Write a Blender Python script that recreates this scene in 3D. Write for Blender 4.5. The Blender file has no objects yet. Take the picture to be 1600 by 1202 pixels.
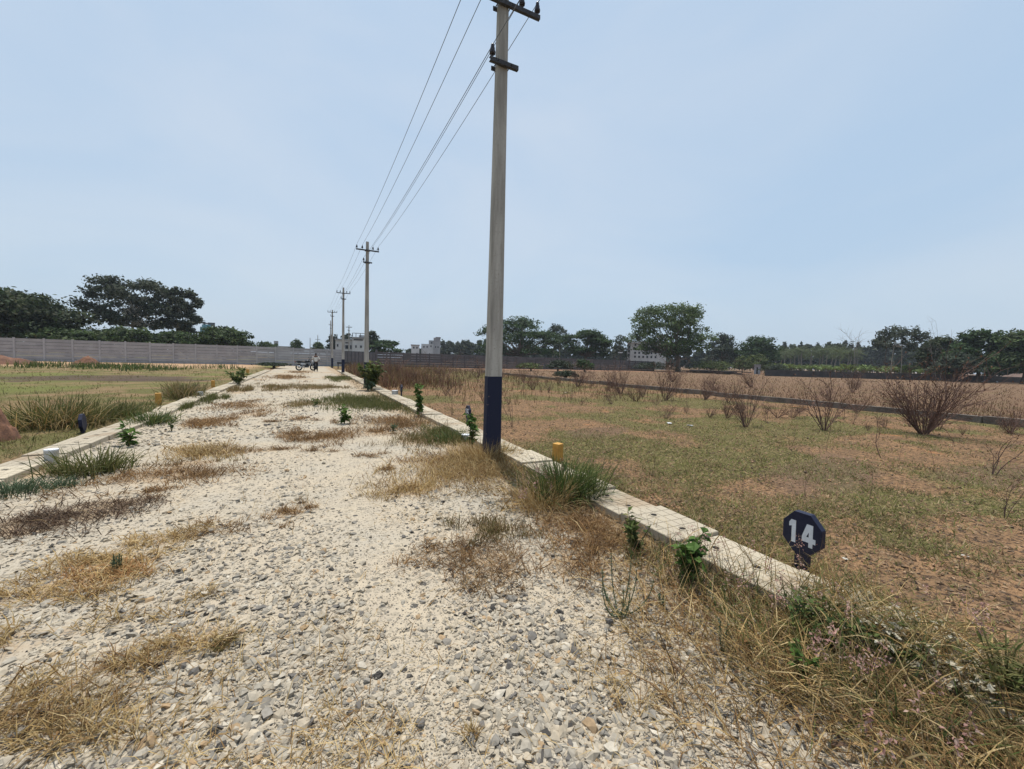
import bpy, math, random
import numpy as np
from mathutils import Matrix, Vector, Quaternion
rng = np.random.default_rng(7)
random.seed(7)
rad = math.radians
scn = bpy.context.scene
C = scn.collection

# ------------------------------------------------------------------ camera
F, HC = 650.0, 1.5                       # focal length in photo pixels (1600 wide), eye height
R = np.array([[0.8971727, 0.0000726, -0.4416799],
              [-0.4407964, 0.0633645, -0.8953678],
              [0.0279218, 0.9979904, 0.0568809]])
cam = bpy.data.objects.new('camera', bpy.data.cameras.new('camera'))
C.objects.link(cam)
M4 = Matrix.Identity(4)
for i in range(3):
    for j in range(3):
        M4[i][j] = R[i, j]
M4.translation = (0, 0, HC)
cam.matrix_world = M4
cam.data.sensor_width = 36
cam.data.sensor_fit = 'HORIZONTAL'
cam.data.lens = 36 * F / 1600
cam.data.clip_start = 0.05
cam.data.clip_end = 6000
scn.camera = cam

# ------------------------------------------------------------------ light
SUN_EL, SUN_AZ = 75, 10                   # high midday sun ahead of the camera
w = bpy.data.worlds.new('World'); scn.world = w; w.use_nodes = True
nt = w.node_tree
sky = nt.nodes.new('ShaderNodeTexSky'); sky.sky_type = 'NISHITA'
sky.sun_disc = False; sky.sun_elevation = rad(SUN_EL); sky.sun_rotation = rad(SUN_AZ)
sky.altitude = 0; sky.air_density = 1.5; sky.dust_density = 2.0; sky.ozone_density = 3.0
hz = nt.nodes.new('ShaderNodeMix'); hz.data_type = 'RGBA'      # a milky, hazy day: the clear sky veiled evenly by pale blue
hz.inputs[0].default_value = 0.86; hz.inputs[7].default_value = (3.35, 4.3, 5.5, 1)
cn = nt.nodes.new('ShaderNodeTexNoise'); cn.inputs['Scale'].default_value = 1.6; cn.inputs['Detail'].default_value = 5; cn.inputs['Distortion'].default_value = 0.6
tc = nt.nodes.new('ShaderNodeTexCoord'); mpn = nt.nodes.new('ShaderNodeMapping'); mpn.inputs['Scale'].default_value = (1, 1, 2.2)
nt.links.new(tc.outputs['Generated'], mpn.inputs[0]); nt.links.new(mpn.outputs[0], cn.inputs[0])
cr = nt.nodes.new('ShaderNodeMix'); cr.data_type = 'RGBA'; cr.inputs[6].default_value = (3.2, 4.2, 5.4, 1); cr.inputs[7].default_value = (3.95, 4.65, 5.5, 1)
cm = nt.nodes.new('ShaderNodeMapRange'); cm.inputs[1].default_value = 0.35; cm.inputs[2].default_value = 0.68
nt.links.new(cn.outputs['Fac'], cm.inputs[0]); nt.links.new(cm.outputs[0], cr.inputs[0]); nt.links.new(cr.outputs[2], hz.inputs[7])
nt.links.new(sky.outputs[0], hz.inputs[6]); nt.links.new(hz.outputs[2], nt.nodes['Background'].inputs[0])
nt.nodes['Background'].inputs[1].default_value = 0.148
sun = bpy.data.objects.new('sun', bpy.data.lights.new('sun', 'SUN')); C.objects.link(sun)
sun.data.energy = 4.9; sun.data.angle = rad(0.6); sun.data.color = (1, 0.955, 0.87)
sd = Vector((math.sin(rad(SUN_AZ)) * math.cos(rad(SUN_EL)), math.cos(rad(SUN_AZ)) * math.cos(rad(SUN_EL)), math.sin(rad(SUN_EL))))
sun.rotation_euler = sd.to_track_quat('Z', 'Y').to_euler()
vs = scn.view_settings
vs.view_transform = 'Standard'; vs.look = 'None'; vs.gamma = 1; vs.exposure = 0.0
scn.cycles.use_denoising = True
scn.cycles.max_bounces = 4; scn.cycles.diffuse_bounces = 2; scn.cycles.transmission_bounces = 2; scn.cycles.glossy_bounces = 2
scn.cycles.volume_bounces = 0; scn.cycles.caustics_reflective = False; scn.cycles.caustics_refractive = False

# ------------------------------------------------------------------ survey helpers (metres from photo measurements)
def ray(px, py):
    return R @ np.array([(px - 800) / F, (601 - py) / F, -1.0])
def gp(px, py, z=0.0):
    d = ray(px, py); t = (z - HC) / d[2]
    return np.array([t * d[0], t * d[1], z])
def column(px, dist):
    d = ray(px, 564 + 0.0279 * (px - 800)); d = d[:2] / np.hypot(d[0], d[1])
    return d * dist
def mpp(x, y):
    return (0.4417 * x + 0.8954 * y) / F
def zfor(x, y, py):
    lo, hi = -20.0, 120.0
    for _ in range(50):
        m = (lo + hi) / 2
        c = R.T @ np.array([x, y, m - HC])
        if 601 - F * c[1] / -c[2] > py: lo = m
        else: hi = m
    return lo

# ------------------------------------------------------------------ numpy noise
_G = rng.random((256, 256))
def vnoise(x, y):
    xi = np.floor(x).astype(int); yi = np.floor(y).astype(int)
    fx = x - xi; fy = y - yi
    fx = fx * fx * (3 - 2 * fx); fy = fy * fy * (3 - 2 * fy)
    a = _G[xi & 255, yi & 255]; b = _G[(xi + 1) & 255, yi & 255]
    c = _G[xi & 255, (yi + 1) & 255]; d = _G[(xi + 1) & 255, (yi + 1) & 255]
    return (a * (1 - fx) + b * fx) * (1 - fy) + (c * (1 - fx) + d * fx) * fy
def fbm(x, y, o=4):
    x = np.asarray(x, float); y = np.asarray(y, float)
    s = 0; a = 0.5
    for i in range(o):
        s = s + a * vnoise(x * 2 ** i + 17.3 * i, y * 2 ** i + 9.1 * i); a *= 0.5
    return s / (1 - 0.5 ** o)
def sstep(a, b, v):
    t = np.clip((v - a) / (b - a), 0, 1); return t * t * (3 - 2 * t)

RX0, RX1 = -2.92, 2.62                    # road edges; slabs lie beyond
def gz(x, y):
    x = np.asarray(x, float); y = np.asarray(y, float)
    f = np.maximum(sstep(3.02, 3.3, x), sstep(3.25, 3.5, -x))
    n = fbm(x * 0.9 + 40, y * 0.9 + 40, 4) - 0.5
    near = 1 - sstep(60, 140, np.hypot(x, y))
    return -0.03 + f * (0.085 + 0.09 * n * near)
def rz(x, y):
    return 0.012 + 0.035 * (fbm(np.asarray(x) * 1.1 + 5, np.asarray(y) * 0.7 + 3, 4) - 0.5)

# ------------------------------------------------------------------ mesh helpers
class MB:
    def __init__(s): s.v = []; s.f = []; s.c = []; s.n = 0
    def add(s, v, f, col=None):
        v = np.asarray(v, float).reshape(-1, 3); f = np.asarray(f, int).reshape(-1, 3)
        s.v.append(v); s.f.append(f + s.n); s.n += len(v)
        if col is None: col = (0.5, 0.5, 0.5)
        col = np.asarray(col, float)
        if col.ndim == 1: col = np.tile(col, (len(v), 1))
        s.c.append(col)
        return s
    def box(s, cx, cy, cz, sx, sy, sz, col=None, rot=None):
        v = np.array([[x, y, z] for x in (-.5, .5) for y in (-.5, .5) for z in (-.5, .5)]) * [sx, sy, sz]
        if rot is not None: v = v @ np.asarray(rot).T
        v = v + [cx, cy, cz]
        q = [(0, 1, 3, 2), (4, 6, 7, 5), (0, 4, 5, 1), (2, 3, 7, 6), (0, 2, 6, 4), (1, 5, 7, 3)]
        f = [t for a, b, c, d in q for t in ((a, b, c), (a, c, d))]
        return s.add(v, f, col)
    def tube(s, pts, rads, sides=6, col=None, caps=True):
        pts = np.asarray(pts, float); n = len(pts)
        rads = np.broadcast_to(np.asarray(rads, float), (n,))
        t = np.gradient(pts, axis=0); t /= np.linalg.norm(t, axis=1)[:, None] + 1e-12
        ref = np.array([0, 0, 1.0]) if abs(t[0][2]) < 0.9 else np.array([0, 1.0, 0])
        u = np.cross(t, ref); u /= np.linalg.norm(u, axis=1)[:, None] + 1e-12
        w_ = np.cross(t, u)
        a = np.arange(sides) * 2 * math.pi / sides
        v = pts[:, None] + rads[:, None, None] * (np.cos(a)[None, :, None] * u[:, None] + np.sin(a)[None, :, None] * w_[:, None])
        v = v.reshape(-1, 3); f = []
        for i in range(n - 1):
            for k in range(sides):
                a0 = i * sides + k; a1 = i * sides + (k + 1) % sides
                f += [(a0, a1, a1 + sides), (a0, a1 + sides, a0 + sides)]
        if caps:
            for k in range(1, sides - 1):
                f += [(0, k + 1, k), ((n - 1) * sides, (n - 1) * sides + k, (n - 1) * sides + k + 1)]
        return s.add(v, f, col)
    def lathe(s, prof, sides=10, col=None, axis=2, at=(0, 0, 0)):
        prof = np.asarray(prof, float); n = len(prof)
        a = np.arange(sides) * 2 * math.pi / sides
        v = np.stack([prof[:, 0:1] * np.cos(a), prof[:, 0:1] * np.sin(a), np.repeat(prof[:, 1:2], sides, 1)], -1).reshape(-1, 3)
        if axis == 0: v = v[:, [2, 0, 1]]
        if axis == 1: v = v[:, [1, 2, 0]]
        f = []
        for i in range(n - 1):
            for k in range(sides):
                a0 = i * sides + k; a1 = i * sides + (k + 1) % sides
                f += [(a0, a1, a1 + sides), (a0, a1 + sides, a0 + sides)]
        for k in range(1, sides - 1):
            f += [(0, k + 1, k), ((n - 1) * sides, (n - 1) * sides + k, (n - 1) * sides + k + 1)]
        return s.add(v + np.asarray(at), f, col)
    def mesh(s, name, smooth=False):
        v = np.concatenate(s.v); f = np.concatenate(s.f); c = np.concatenate(s.c)
        me = bpy.data.meshes.new(name)
        me.vertices.add(len(v)); me.vertices.foreach_set('co', v.astype(np.float32).ravel())
        me.loops.add(len(f) * 3); me.loops.foreach_set('vertex_index', f.astype(np.int32).ravel())
        me.polygons.add(len(f)); me.polygons.foreach_set('loop_start', np.arange(0, len(f) * 3, 3, dtype=np.int32))
        me.polygons.foreach_set('use_smooth', np.full(len(f), smooth))
        at = me.attributes.new('Col', 'FLOAT_COLOR', 'POINT')
        at.data.foreach_set('color', np.concatenate([c, np.ones((len(c), 1))], 1).astype(np.float32).ravel())
        me.update(); me.validate()
        return me
    def build(s, name, mat, parent=None, smooth=False, loc=None):
        me = s.mesh(name, smooth); me.materials.append(mat)
        return link(name, me, parent, loc)
def link(name, me, parent=None, loc=None):
    o = bpy.data.objects.new(name, me); C.objects.link(o)
    if parent is not None: o.parent = parent
    if loc is not None: o.location = loc
    return o
def tag(o, label=None, cat=None, group=None, kind=None):
    if label: o['label'] = label
    if cat: o['category'] = cat
    if group: o['group'] = group
    if kind: o['kind'] = kind
    return o
def thing(name, label, cat, loc=(0, 0, 0), rz_=0, group=None):
    o = bpy.data.objects.new(name, None); C.objects.link(o)
    o.empty_display_size = 0.2; o.location = loc; o.rotation_euler = (0, 0, rz_)
    return tag(o, label, cat, group)
def copy_tree(o, parent=None):
    c = o.copy(); C.objects.link(c); c.parent = parent
    for ch in o.children: copy_tree(ch, c)
    return c
def rotz(a):
    c, s_ = math.cos(a), math.sin(a); return np.array([[c, -s_, 0], [s_, c, 0], [0, 0, 1]])
def beveled(o, width, segs=2):
    m = o.modifiers.new('bevel', 'BEVEL'); m.width = width; m.segments = segs; m.limit_method = 'ANGLE'; return o

# ------------------------------------------------------------------ materials
class NG:
    def __init__(s, name):
        s.m = bpy.data.materials.new(name); s.m.use_nodes = True
        s.t = s.m.node_tree; s.b = s.t.nodes['Principled BSDF']; s.b.inputs['Specular IOR Level'].default_value = 0.25
    def n(s, kind, **kw):
        nd = s.t.nodes.new('ShaderNode' + kind)
        for k, v in kw.items(): setattr(nd, k, v)
        return nd
    def put(s, sock, v):
        if isinstance(v, bpy.types.NodeSocket): s.t.links.new(v, sock)
        elif isinstance(v, tuple) and len(v) == 3 and sock.type == 'RGBA': sock.default_value = (*v, 1)
        else: sock.default_value = v
    def pos(s): return s.n('TexCoord').outputs['Object']
    def sep(s, p):
        q = s.n('SeparateXYZ'); s.put(q.inputs[0], p); return q.outputs
    def math(s, op, a, b=0.0, clamp=False):
        q = s.n('Math', operation=op, use_clamp=clamp); s.put(q.inputs[0], a); s.put(q.inputs[1], b); return q.outputs[0]
    def noise(s, p, scale, detail=4, rough=0.55, dist=0.0):
        q = s.n('TexNoise'); s.put(q.inputs['Vector'], p); q.inputs['Scale'].default_value = scale
        q.inputs['Detail'].default_value = detail; q.inputs['Roughness'].default_value = rough; q.inputs['Distortion'].default_value = dist
        return q.outputs['Fac']
    def voro(s, p, scale, feature='F1', out='Distance', rnd=1.0):
        q = s.n('TexVoronoi', feature=feature); s.put(q.inputs['Vector'], p); q.inputs['Scale'].default_value = scale
        q.inputs['Randomness'].default_value = rnd
        return q.outputs[out]
    def mr(s, v, a, b, c=0.0, d=1.0):
        q = s.n('MapRange'); q.interpolation_type = 'SMOOTHSTEP'
        for i, x in enumerate((v, a, b, c, d)): s.put(q.inputs[i], x)
        return q.outputs[0]
    def mix(s, f, a, b, blend='MIX'):
        q = s.n('Mix', data_type='RGBA', blend_type=blend)
        s.put(q.inputs[0], f); s.put(q.inputs[6], a); s.put(q.inputs[7], b); return q.outputs[2]
    def attr(s, name, out='Color'):
        q = s.n('Attribute'); q.attribute_name = name; return q.outputs[out]
    def bump(s, h, strength=0.5, dist=0.02):
        q = s.n('Bump'); q.inputs['Strength'].default_value = strength; q.inputs['Distance'].default_value = dist
        s.put(q.inputs['Height'], h); s.put(s.b.inputs['Normal'], q.outputs[0])
    def col(s, c, rough=0.8):
        s.put(s.b.inputs['Base Color'], c); s.put(s.b.inputs['Roughness'], rough); return s
def simple(name, c1, c2=None, scale=6.0, rough=0.8, bump=0.0, metal=0.0):
    g = NG(name); p = g.pos()
    if c2 is None: c2 = tuple(x * 0.75 for x in c1)
    n1 = g.noise(p, scale, 5); n2 = g.noise(p, scale * 7, 3)
    g.col(g.mix(g.mr(g.math('ADD', g.math('MULTIPLY', n1, 0.65), g.math('MULTIPLY', n2, 0.35)), 0.35, 0.65), c1, c2), rough)
    if bump: g.bump(n2, bump, 0.01)
    g.b.inputs['Metallic'].default_value = metal
    return g.m
def veg_mat(name, transl=0.3, rough=0.65):
    g = NG(name); c = g.attr('Col'); p = g.pos()
    c = g.mix(g.mr(g.noise(p, 1.3, 3), 0.3, 0.7), c, g.mix(0.35, c, (0.0, 0.0, 0.0)))
    g.col(c, rough); g.b.inputs['Specular IOR Level'].default_value = 0.15
    tr = g.n('BsdfTranslucent'); g.put(tr.inputs[0], c)
    mx = g.n('MixShader'); mx.inputs[0].default_value = transl
    g.t.links.new(g.b.outputs[0], mx.inputs[1]); g.t.links.new(tr.outputs[0], mx.inputs[2])
    g.t.links.new(mx.outputs[0], g.t.nodes['Material Output'].inputs[0])
    return g.m
VEG = veg_mat('plant_tissue', 0.28)
def col_mat(name, rough=0.85, nscale=30, spec=0.2):
    g = NG(name); c = g.attr('Col'); p = g.pos()
    n = g.noise(p, nscale, 4)
    g.col(g.mix(g.mr(n, 0.3, 0.7), c, g.mix(0.3, c, (0.1, 0.08, 0.06))), rough)
    g.bump(n, 0.35, 0.006); g.b.inputs['Specular IOR Level'].default_value = spec
    return g.m
STONE = col_mat('crushed_stone', 0.85, 45)
BARK = col_mat('bark', 0.9, 8)
PAINT = col_mat('paint', 0.55, 10, 0.3)

def ellipse_mask(g, s, cx, cy, rx, ry, wob, rot=0.0):
    dx = g.math('SUBTRACT', s[0], cx); dy = g.math('SUBTRACT', s[1], cy)
    c, n = math.cos(rot), math.sin(rot)
    u = g.math('ADD', g.math('MULTIPLY', dx, c / rx), g.math('MULTIPLY', dy, n / rx))
    v = g.math('ADD', g.math('MULTIPLY', dx, -n / ry), g.math('MULTIPLY', dy, c / ry))
    d = g.math('SQRT', g.math('ADD', g.math('MULTIPLY', u, u), g.math('MULTIPLY', v, v)))
    return g.mr(g.math('ADD', d, g.math('MULTIPLY', g.math('SUBTRACT', wob, 0.5), 1.6)), 1.15, 0.75)

def ground_material():
    g = NG('field_earth'); p = g.pos(); s = g.sep(p)
    n05 = g.noise(p, 0.12, 4); n1 = g.noise(p, 0.7, 5); n2 = g.noise(p, 4, 5); n3 = g.noise(p, 22, 4, 0.7)
    veg = g.attr('veg', 'Fac')
    soil = g.mix(g.mr(n2, 0.3, 0.7), (0.31, 0.185, 0.10), (0.20, 0.128, 0.074))
    soil = g.mix(g.mr(n3, 0.45, 0.62), soil, (0.075, 0.05, 0.036))
    soil = g.mix(g.mr(n1, 0.62, 0.75), soil, (0.38, 0.18, 0.085))
    gr = g.mix(g.mr(n2, 0.3, 0.7), (0.175, 0.155, 0.06), (0.22, 0.17, 0.085))
    gr = g.mix(g.mr(n3, 0.42, 0.6), gr, (0.05, 0.05, 0.02))
    vf = g.mr(g.math('ADD', g.math('MULTIPLY', veg, 0.7), g.math('MULTIPLY', n3, 0.3)), 0.42, 0.62)
    c = g.mix(vf, soil, gr)
    # left field: tan with greener drifts
    lf = g.mr(s[0], -3.2, -3.6)
    lc = g.mix(g.mr(n1, 0.42, 0.58), (0.24, 0.165, 0.092), (0.13, 0.125, 0.048))
    lc = g.mix(g.mr(n3, 0.45, 0.7), lc, (0.12, 0.09, 0.05))
    lc = g.mix(g.mr(n05, 0.5, 0.62), lc, (0.14, 0.145, 0.05))
    c = g.mix(lf, c, lc)
    # stubble field beyond the low wall
    st = g.mr(s[0], 17.9, 18.3)
    sc_ = g.mix(g.mr(n2, 0.35, 0.65), (0.20, 0.125, 0.08), (0.145, 0.093, 0.06))
    sc_ = g.mix(g.mr(n1, 0.5, 0.7), sc_, (0.15, 0.115, 0.062))
    sc_ = g.mix(g.mr(n3, 0.5, 0.72), sc_, (0.09, 0.06, 0.04))
    c = g.mix(st, c, sc_)
    # bare orange sand along the boundary wall on the left
    sm = g.math('MULTIPLY', g.mr(g.math('ADD', s[1], g.math('MULTIPLY', n1, 8.0)), 47, 51), g.mr(s[0], -3.5, -6.5))
    sm = g.math('MULTIPLY', sm, g.mr(s[1], 72, 66))
    c = g.mix(sm, c, g.mix(n2, (0.42, 0.28, 0.175), (0.34, 0.215, 0.13)))
    sr = g.math('MULTIPLY', g.mr(s[1], 59, 61), g.mr(s[0], 3.2, 5.0))
    sr = g.math('MULTIPLY', sr, g.mr(s[1], 72, 66))
    c = g.mix(g.math('MULTIPLY', sr, 0.7), c, (0.24, 0.135, 0.085))
    # burnt patches
    for cx, cy, rx, ry, ro in ((-9.4, 28, 4.2, 3.0, 0), (-6.5, 26, 2.2, 1.2, 0)):
        c = g.mix(g.math('MULTIPLY', ellipse_mask(g, s, cx, cy, rx, ry, n1, ro), 0.85), c, g.mix(n2, (0.06, 0.045, 0.04), (0.12, 0.085, 0.065)))
    for cx, cy, rx, ry, ro in ((6.6, 3.2, 1.8, 0.5, 0.3), (9.3, 2.0, 1.8, 0.6, -0.2), (5.3, 6.9, 1.1, 0.5, 0.4)):
        c = g.mix(g.math('MULTIPLY', ellipse_mask(g, s, cx, cy, rx, ry, n1, ro), 0.55), c, g.mix(n3, (0.1, 0.07, 0.055), (0.2, 0.13, 0.09)))
    g.col(c, 0.95); g.b.inputs['Specular IOR Level'].default_value = 0.05
    g.bump(g.math('ADD', g.math('MULTIPLY', n2, 0.5), g.math('MULTIPLY', n3, 0.5)), 1.0, 0.10)
    return g.m

def road_material():
    g = NG('gravel_bed'); p = g.pos(); s = g.sep(p)
    n1 = g.noise(p, 0.8, 5); n2 = g.noise(p, 6, 4); n3 = g.noise(p, 60, 3)
    base = g.mix(g.mr(n2, 0.3, 0.7), (0.425, 0.355, 0.262), (0.365, 0.31, 0.24))
    base = g.mix(g.mr(n1, 0.4, 0.7), base, (0.355, 0.318, 0.26))
    # small chips
    for sc_, thr in ((95, 0.62), (38, 0.6), (17, 0.72)):
        q = g.n('TexVoronoi'); g.put(q.inputs['Vector'], p); q.inputs['Scale'].default_value = sc_
        r = g.sep(q.outputs['Color'])
        chip = g.mix(r[1], (0.40, 0.34, 0.255), (0.21, 0.185, 0.15))
        chip = g.mix(g.mr(r[2], 0.84, 0.86), chip, (0.085, 0.078, 0.07))
        mk = g.math('MULTIPLY', g.mr(r[0], thr, thr + 0.02), g.mr(q.outputs['Distance'], 0.46, 0.4))
        base = g.mix(mk, base, chip)
        if sc_ == 38: hh = g.math('MULTIPLY', mk, 0.6)
    d = g.attr('dirt', 'Fac')
    dm = g.mr(g.math('ADD', d, g.math('MULTIPLY', g.math('SUBTRACT', n2, 0.5), 0.7)), 0.35, 0.8)
    base = g.mix(g.math('MULTIPLY', dm, 0.75), base, g.mix(n3, (0.27, 0.185, 0.11), (0.38, 0.28, 0.18)))
    g.col(base, 0.95); g.b.inputs['Specular IOR Level'].default_value = 0.08
    g.bump(g.math('ADD', hh, g.math('ADD', g.math('MULTIPLY', n3, 0.5), n2)), 0.7, 0.012)
    return g.m

# ------------------------------------------------------------------ ground sheet and road
def axis_coords(lo, hi, step0, grow):
    out = [0.0]; st = step0
    while out[-1] < hi: out.append(out[-1] + st); st *= grow
    neg = [0.0]; st = step0
    while neg[-1] > lo: neg.append(neg[-1] - st); st *= grow
    return np.array(neg[:0:-1] + out)
def grid(xs, ys, zf):
    X, Y = np.meshgrid(xs, ys, indexing='ij'); Z = zf(X, Y)
    v = np.stack([X, Y, Z], -1).reshape(-1, 3); m = len(ys)
    i, j = np.meshgrid(np.arange(len(xs) - 1), np.arange(m - 1), indexing='ij'); a = (i * m + j).ravel()
    f = np.concatenate([np.stack([a, a + m, a + m + 1], 1), np.stack([a, a + m + 1, a + 1], 1)])
    return v, f
def veg_at(x, y):
    v = 0.55 * fbm(x * 0.35, y * 0.35, 4) + 0.45 * fbm(x * 1.3 + 9, y * 1.3, 3)
    return np.clip((v - 0.5) * 3.2 + 0.53 + 0.06 * sstep(6, 14, x), 0, 1)
gx = axis_coords(-2500, 2500, 0.13, 1.035); gy = axis_coords(-400, 3500, 0.13, 1.033)
v, f = grid(gx, gy, gz)
mb = MB(); mb.add(v, f, (0.3, 0.2, 0.1))
ground = mb.build('ground', ground_material(), smooth=True)
at = ground.data.attributes.new('veg', 'FLOAT', 'POINT')
at.data.foreach_set('value', veg_at(v[:, 0], v[:, 1]).astype(np.float32))
tag(ground, kind='structure')

# patches of dry and green grass on the gravel: px, py, rx, ry (m), palette, blades, height, flatness
PATCH = [
 (745, 738, 1.0, 0.75, 's', 3200, .20, .75), (640, 768, .5, .35, 's', 900, .10, .8), (700, 720, .8, .5, 'b', 900, .12, .8),
 (762, 832, .32, .26, 'o', 900, .10, .6), (765, 885, .45, .42, 'b', 1100, .05, 1), (690, 875, .3, .3, 'b', 260, .05, 1),
 (840, 780, .5, .4, 's', 900, .14, .8), (265, 745, .75, .5, 'b', 1500, .06, .95), (300, 725, .5, .3, 'o', 300, .07, .8),
 (80, 925, .5, .22, 's', 900, .05, 1), (180, 880, .4, .2, 's', 700, .05, 1), (260, 845, .35, .2, 's', 500, .05, 1), (130, 910, .3, .2, 'r', 350, .05, 1),
 (445, 805, .22, .2, 'b', 360, .08, .8), (370, 825, .25, .2, 'b', 220, .05, 1),
 (60, 1120, .34, .34, 's', 650, .07, 1), (150, 1080, .3, .25, 'b', 260, .05, 1), (20, 1010, .3, .2, 's', 350, .05, 1), (120, 1170, .25, .2, 's', 220, .06, 1),
 (300, 1005, .22, .2, 's', 330, .05, .9), (350, 1010, .10, .08, 'o', 160, .07, .7), (250, 960, .3, .2, 's', 200, .05, 1),
 (500, 685, .55, .5, 'b', 800, .07, .9), (460, 680, .4, .4, 'b', 300, .06, .9), (330, 708, .55, .45, 's', 800, .07, .9), (420, 705, .6, .2, 'b', 250, .05, 1),
 (90, 812, .8, .35, 'd', 1100, .06, 1), (30, 830, .5, .3, 'd', 500, .05, 1), (170, 790, .5, .3, 'd', 400, .05, 1),
 (560, 628, 1.2, 2.0, 'g', 4500, .10, .35), (600, 636, .7, 1.2, 'g', 1500, .12, .4), (470, 632, .7, 1.0, 'o', 1300, .07, .8), (385, 634, .75, 1.1, 'b', 1400, .07, .8),
 (340, 660, .45, .7, 'b', 500, .06, .9), (310, 664, .5, .6, 'b', 500, .06, .9), (395, 648, .5, .6, 'b', 300, .05, .9), (490, 606, 1.3, 1.6, 'o', 1600, .10, .7),
 (430, 606, .8, 2.0, 'o', 900, .12, .6), (530, 592, .8, 2.6, 'g', 1300, .14, .5), (450, 590, 1.1, 3, 'b', 900, .14, .7), (545, 578, .8, 5, 'g', 1300, .16, .5), (470, 582, 1.2, 3, 'b', 500, .10, .8),
 (660, 690, .6, .7, 'o', 900, .10, .6), (700, 680, .5, .7, 'g', 1100, .14, .6), (620, 662, .8, 1.1, 'b', 1100, .08, .9), (590, 676, .7, .6, 'b', 400, .06, .9), (520, 705, .4, .2, 'b', 140, .05, 1),
 (560, 715, .3, .2, 'b', 120, .05, 1), (605, 735, .3, .2, 'b', 140, .05, 1),
 (740, 1150, .06, .05, 's', 90, .06, .6), (900, 880, .4, .35, 'b', 500, .08, .95), (960, 850, .45, .4, 'b', 700, .10, .9), (880, 825, .4, .3, 'b', 450, .08, .9),
 (420, 660, .3, .2, 'b', 100, .05, 1), (540, 660, .35, .4, 'b', 160, .05, 1), (480, 655, .5, .3, 'b', 180, .05, 1), (225, 775, .4, .2, 'b', 260, .04, 1),
 (280, 640, .35, .9, 'g', 500, .14, .5), (330, 625, .4, 1.2, 'g', 600, .16, .5), (230, 655, .3, .6, 'g', 300, .12, .6), (375, 612, .4, 2.0, 'o', 500, .16, .5), (60, 742, .35, .4, 'o', 350, .10, .6),
]
PATCH = [(a, b, c * 1.05, d * 1.05, e, int(n * 1.35), h * 1.15, fl) if b < 720 else (a, b, c, d, e, n, h, fl) for a, b, c, d, e, n, h, fl in PATCH]
def patch_dirt(x, y):
    d = np.zeros_like(x)
    for px, py, rx, ry, pal, n, h, fl in PATCH:
        c = gp(px, py)
        if pal in 'bdso' and n >= 300:
            d = np.maximum(d, 0.8 * np.exp(-(((x - c[0]) / rx) ** 2 + ((y - c[1]) / ry) ** 2) * 1.1))
    d = np.maximum(d, 0.75 * sstep(1.55, 2.3, x + 0.5 * (fbm(x * 2, y * 2, 3) - 0.5)) * sstep(0.1, 0.5, y))
    d = np.maximum(d, sstep(14, 30, y) * 0.65 * sstep(0.5, 0.62, fbm(x * 0.7 + 3, y * 0.35, 4)))
    return d
xs = np.linspace(RX0 - 0.05, RX1 + 0.06, 46)
ys = np.concatenate([np.arange(-7, 12, 0.12), np.arange(12, 62.5, 0.4)])
v, f = grid(xs, ys, rz)
mb = MB(); mb.add(v, f, (0.5, 0.45, 0.35))
road = mb.build('gravel_road', road_material(), smooth=True)
at = road.data.attributes.new('dirt', 'FLOAT', 'POINT')
at.data.foreach_set('value', patch_dirt(v[:, 0], v[:, 1]).astype(np.float32))
tag(road, kind='structure')

# ------------------------------------------------------------------ stones
def ico():
    t = (1 + 5 ** .5) / 2
    v = np.array([(-1, t, 0), (1, t, 0), (-1, -t, 0), (1, -t, 0), (0, -1, t), (0, 1, t), (0, -1, -t), (0, 1, -t), (t, 0, -1), (t, 0, 1), (-t, 0, -1), (-t, 0, 1)], float)
    f = np.array([(0, 11, 5), (0, 5, 1), (0, 1, 7), (0, 7, 10), (0, 10, 11), (1, 5, 9), (5, 11, 4), (11, 10, 2), (10, 7, 6), (7, 1, 8),
                  (3, 9, 4), (3, 4, 2), (3, 2, 6), (3, 6, 8), (3, 8, 9), (4, 9, 5), (2, 4, 11), (6, 2, 10), (8, 6, 7), (9, 8, 1)])
    return v / np.linalg.norm(v[0]), f
ICO_V, ICO_F = ico()
OCT_V = np.array([(1, 0, 0), (-1, 0, 0), (0, 1, 0), (0, -1, 0), (0, 0, 1), (0, 0, -1)], float)
OCT_F = np.array([(0, 2, 4), (2, 1, 4), (1, 3, 4), (3, 0, 4), (2, 0, 5), (1, 2, 5), (3, 1, 5), (0, 3, 5)])
def rand_rot(n, tilt):
    a = rng.random(n) * 2 * np.pi; b = (rng.random(n) - .5) * 2 * tilt; c = (rng.random(n) - .5) * 2 * tilt
    def m(ax, t):
        z = np.zeros(n); o = np.ones(n); cs, sn = np.cos(t), np.sin(t)
        if ax == 2: r = [cs, -sn, z, sn, cs, z, z, z, o]
        elif ax == 0: r = [o, z, z, z, cs, -sn, z, sn, cs]
        else: r = [cs, z, sn, z, o, z, -sn, z, cs]
        return np.stack(r, 1).reshape(n, 3, 3)
    return m(0, b) @ m(1, c) @ m(2, a)
def stone_cols(n):
    pal = np.array([(0.43, 0.365, 0.275), (0.39, 0.34, 0.265), (0.33, 0.295, 0.24), (0.235, 0.215, 0.185), (0.13, 0.12, 0.11), (0.042, 0.04, 0.038), (0.36, 0.25, 0.145), (0.48, 0.43, 0.35)])
    k = rng.choice(len(pal), n, p=[.28, .23, .17, .115, .055, .025, .045, .08])
    return pal[k] * (0.88 + 0.24 * rng.random((n, 1)))
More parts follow.
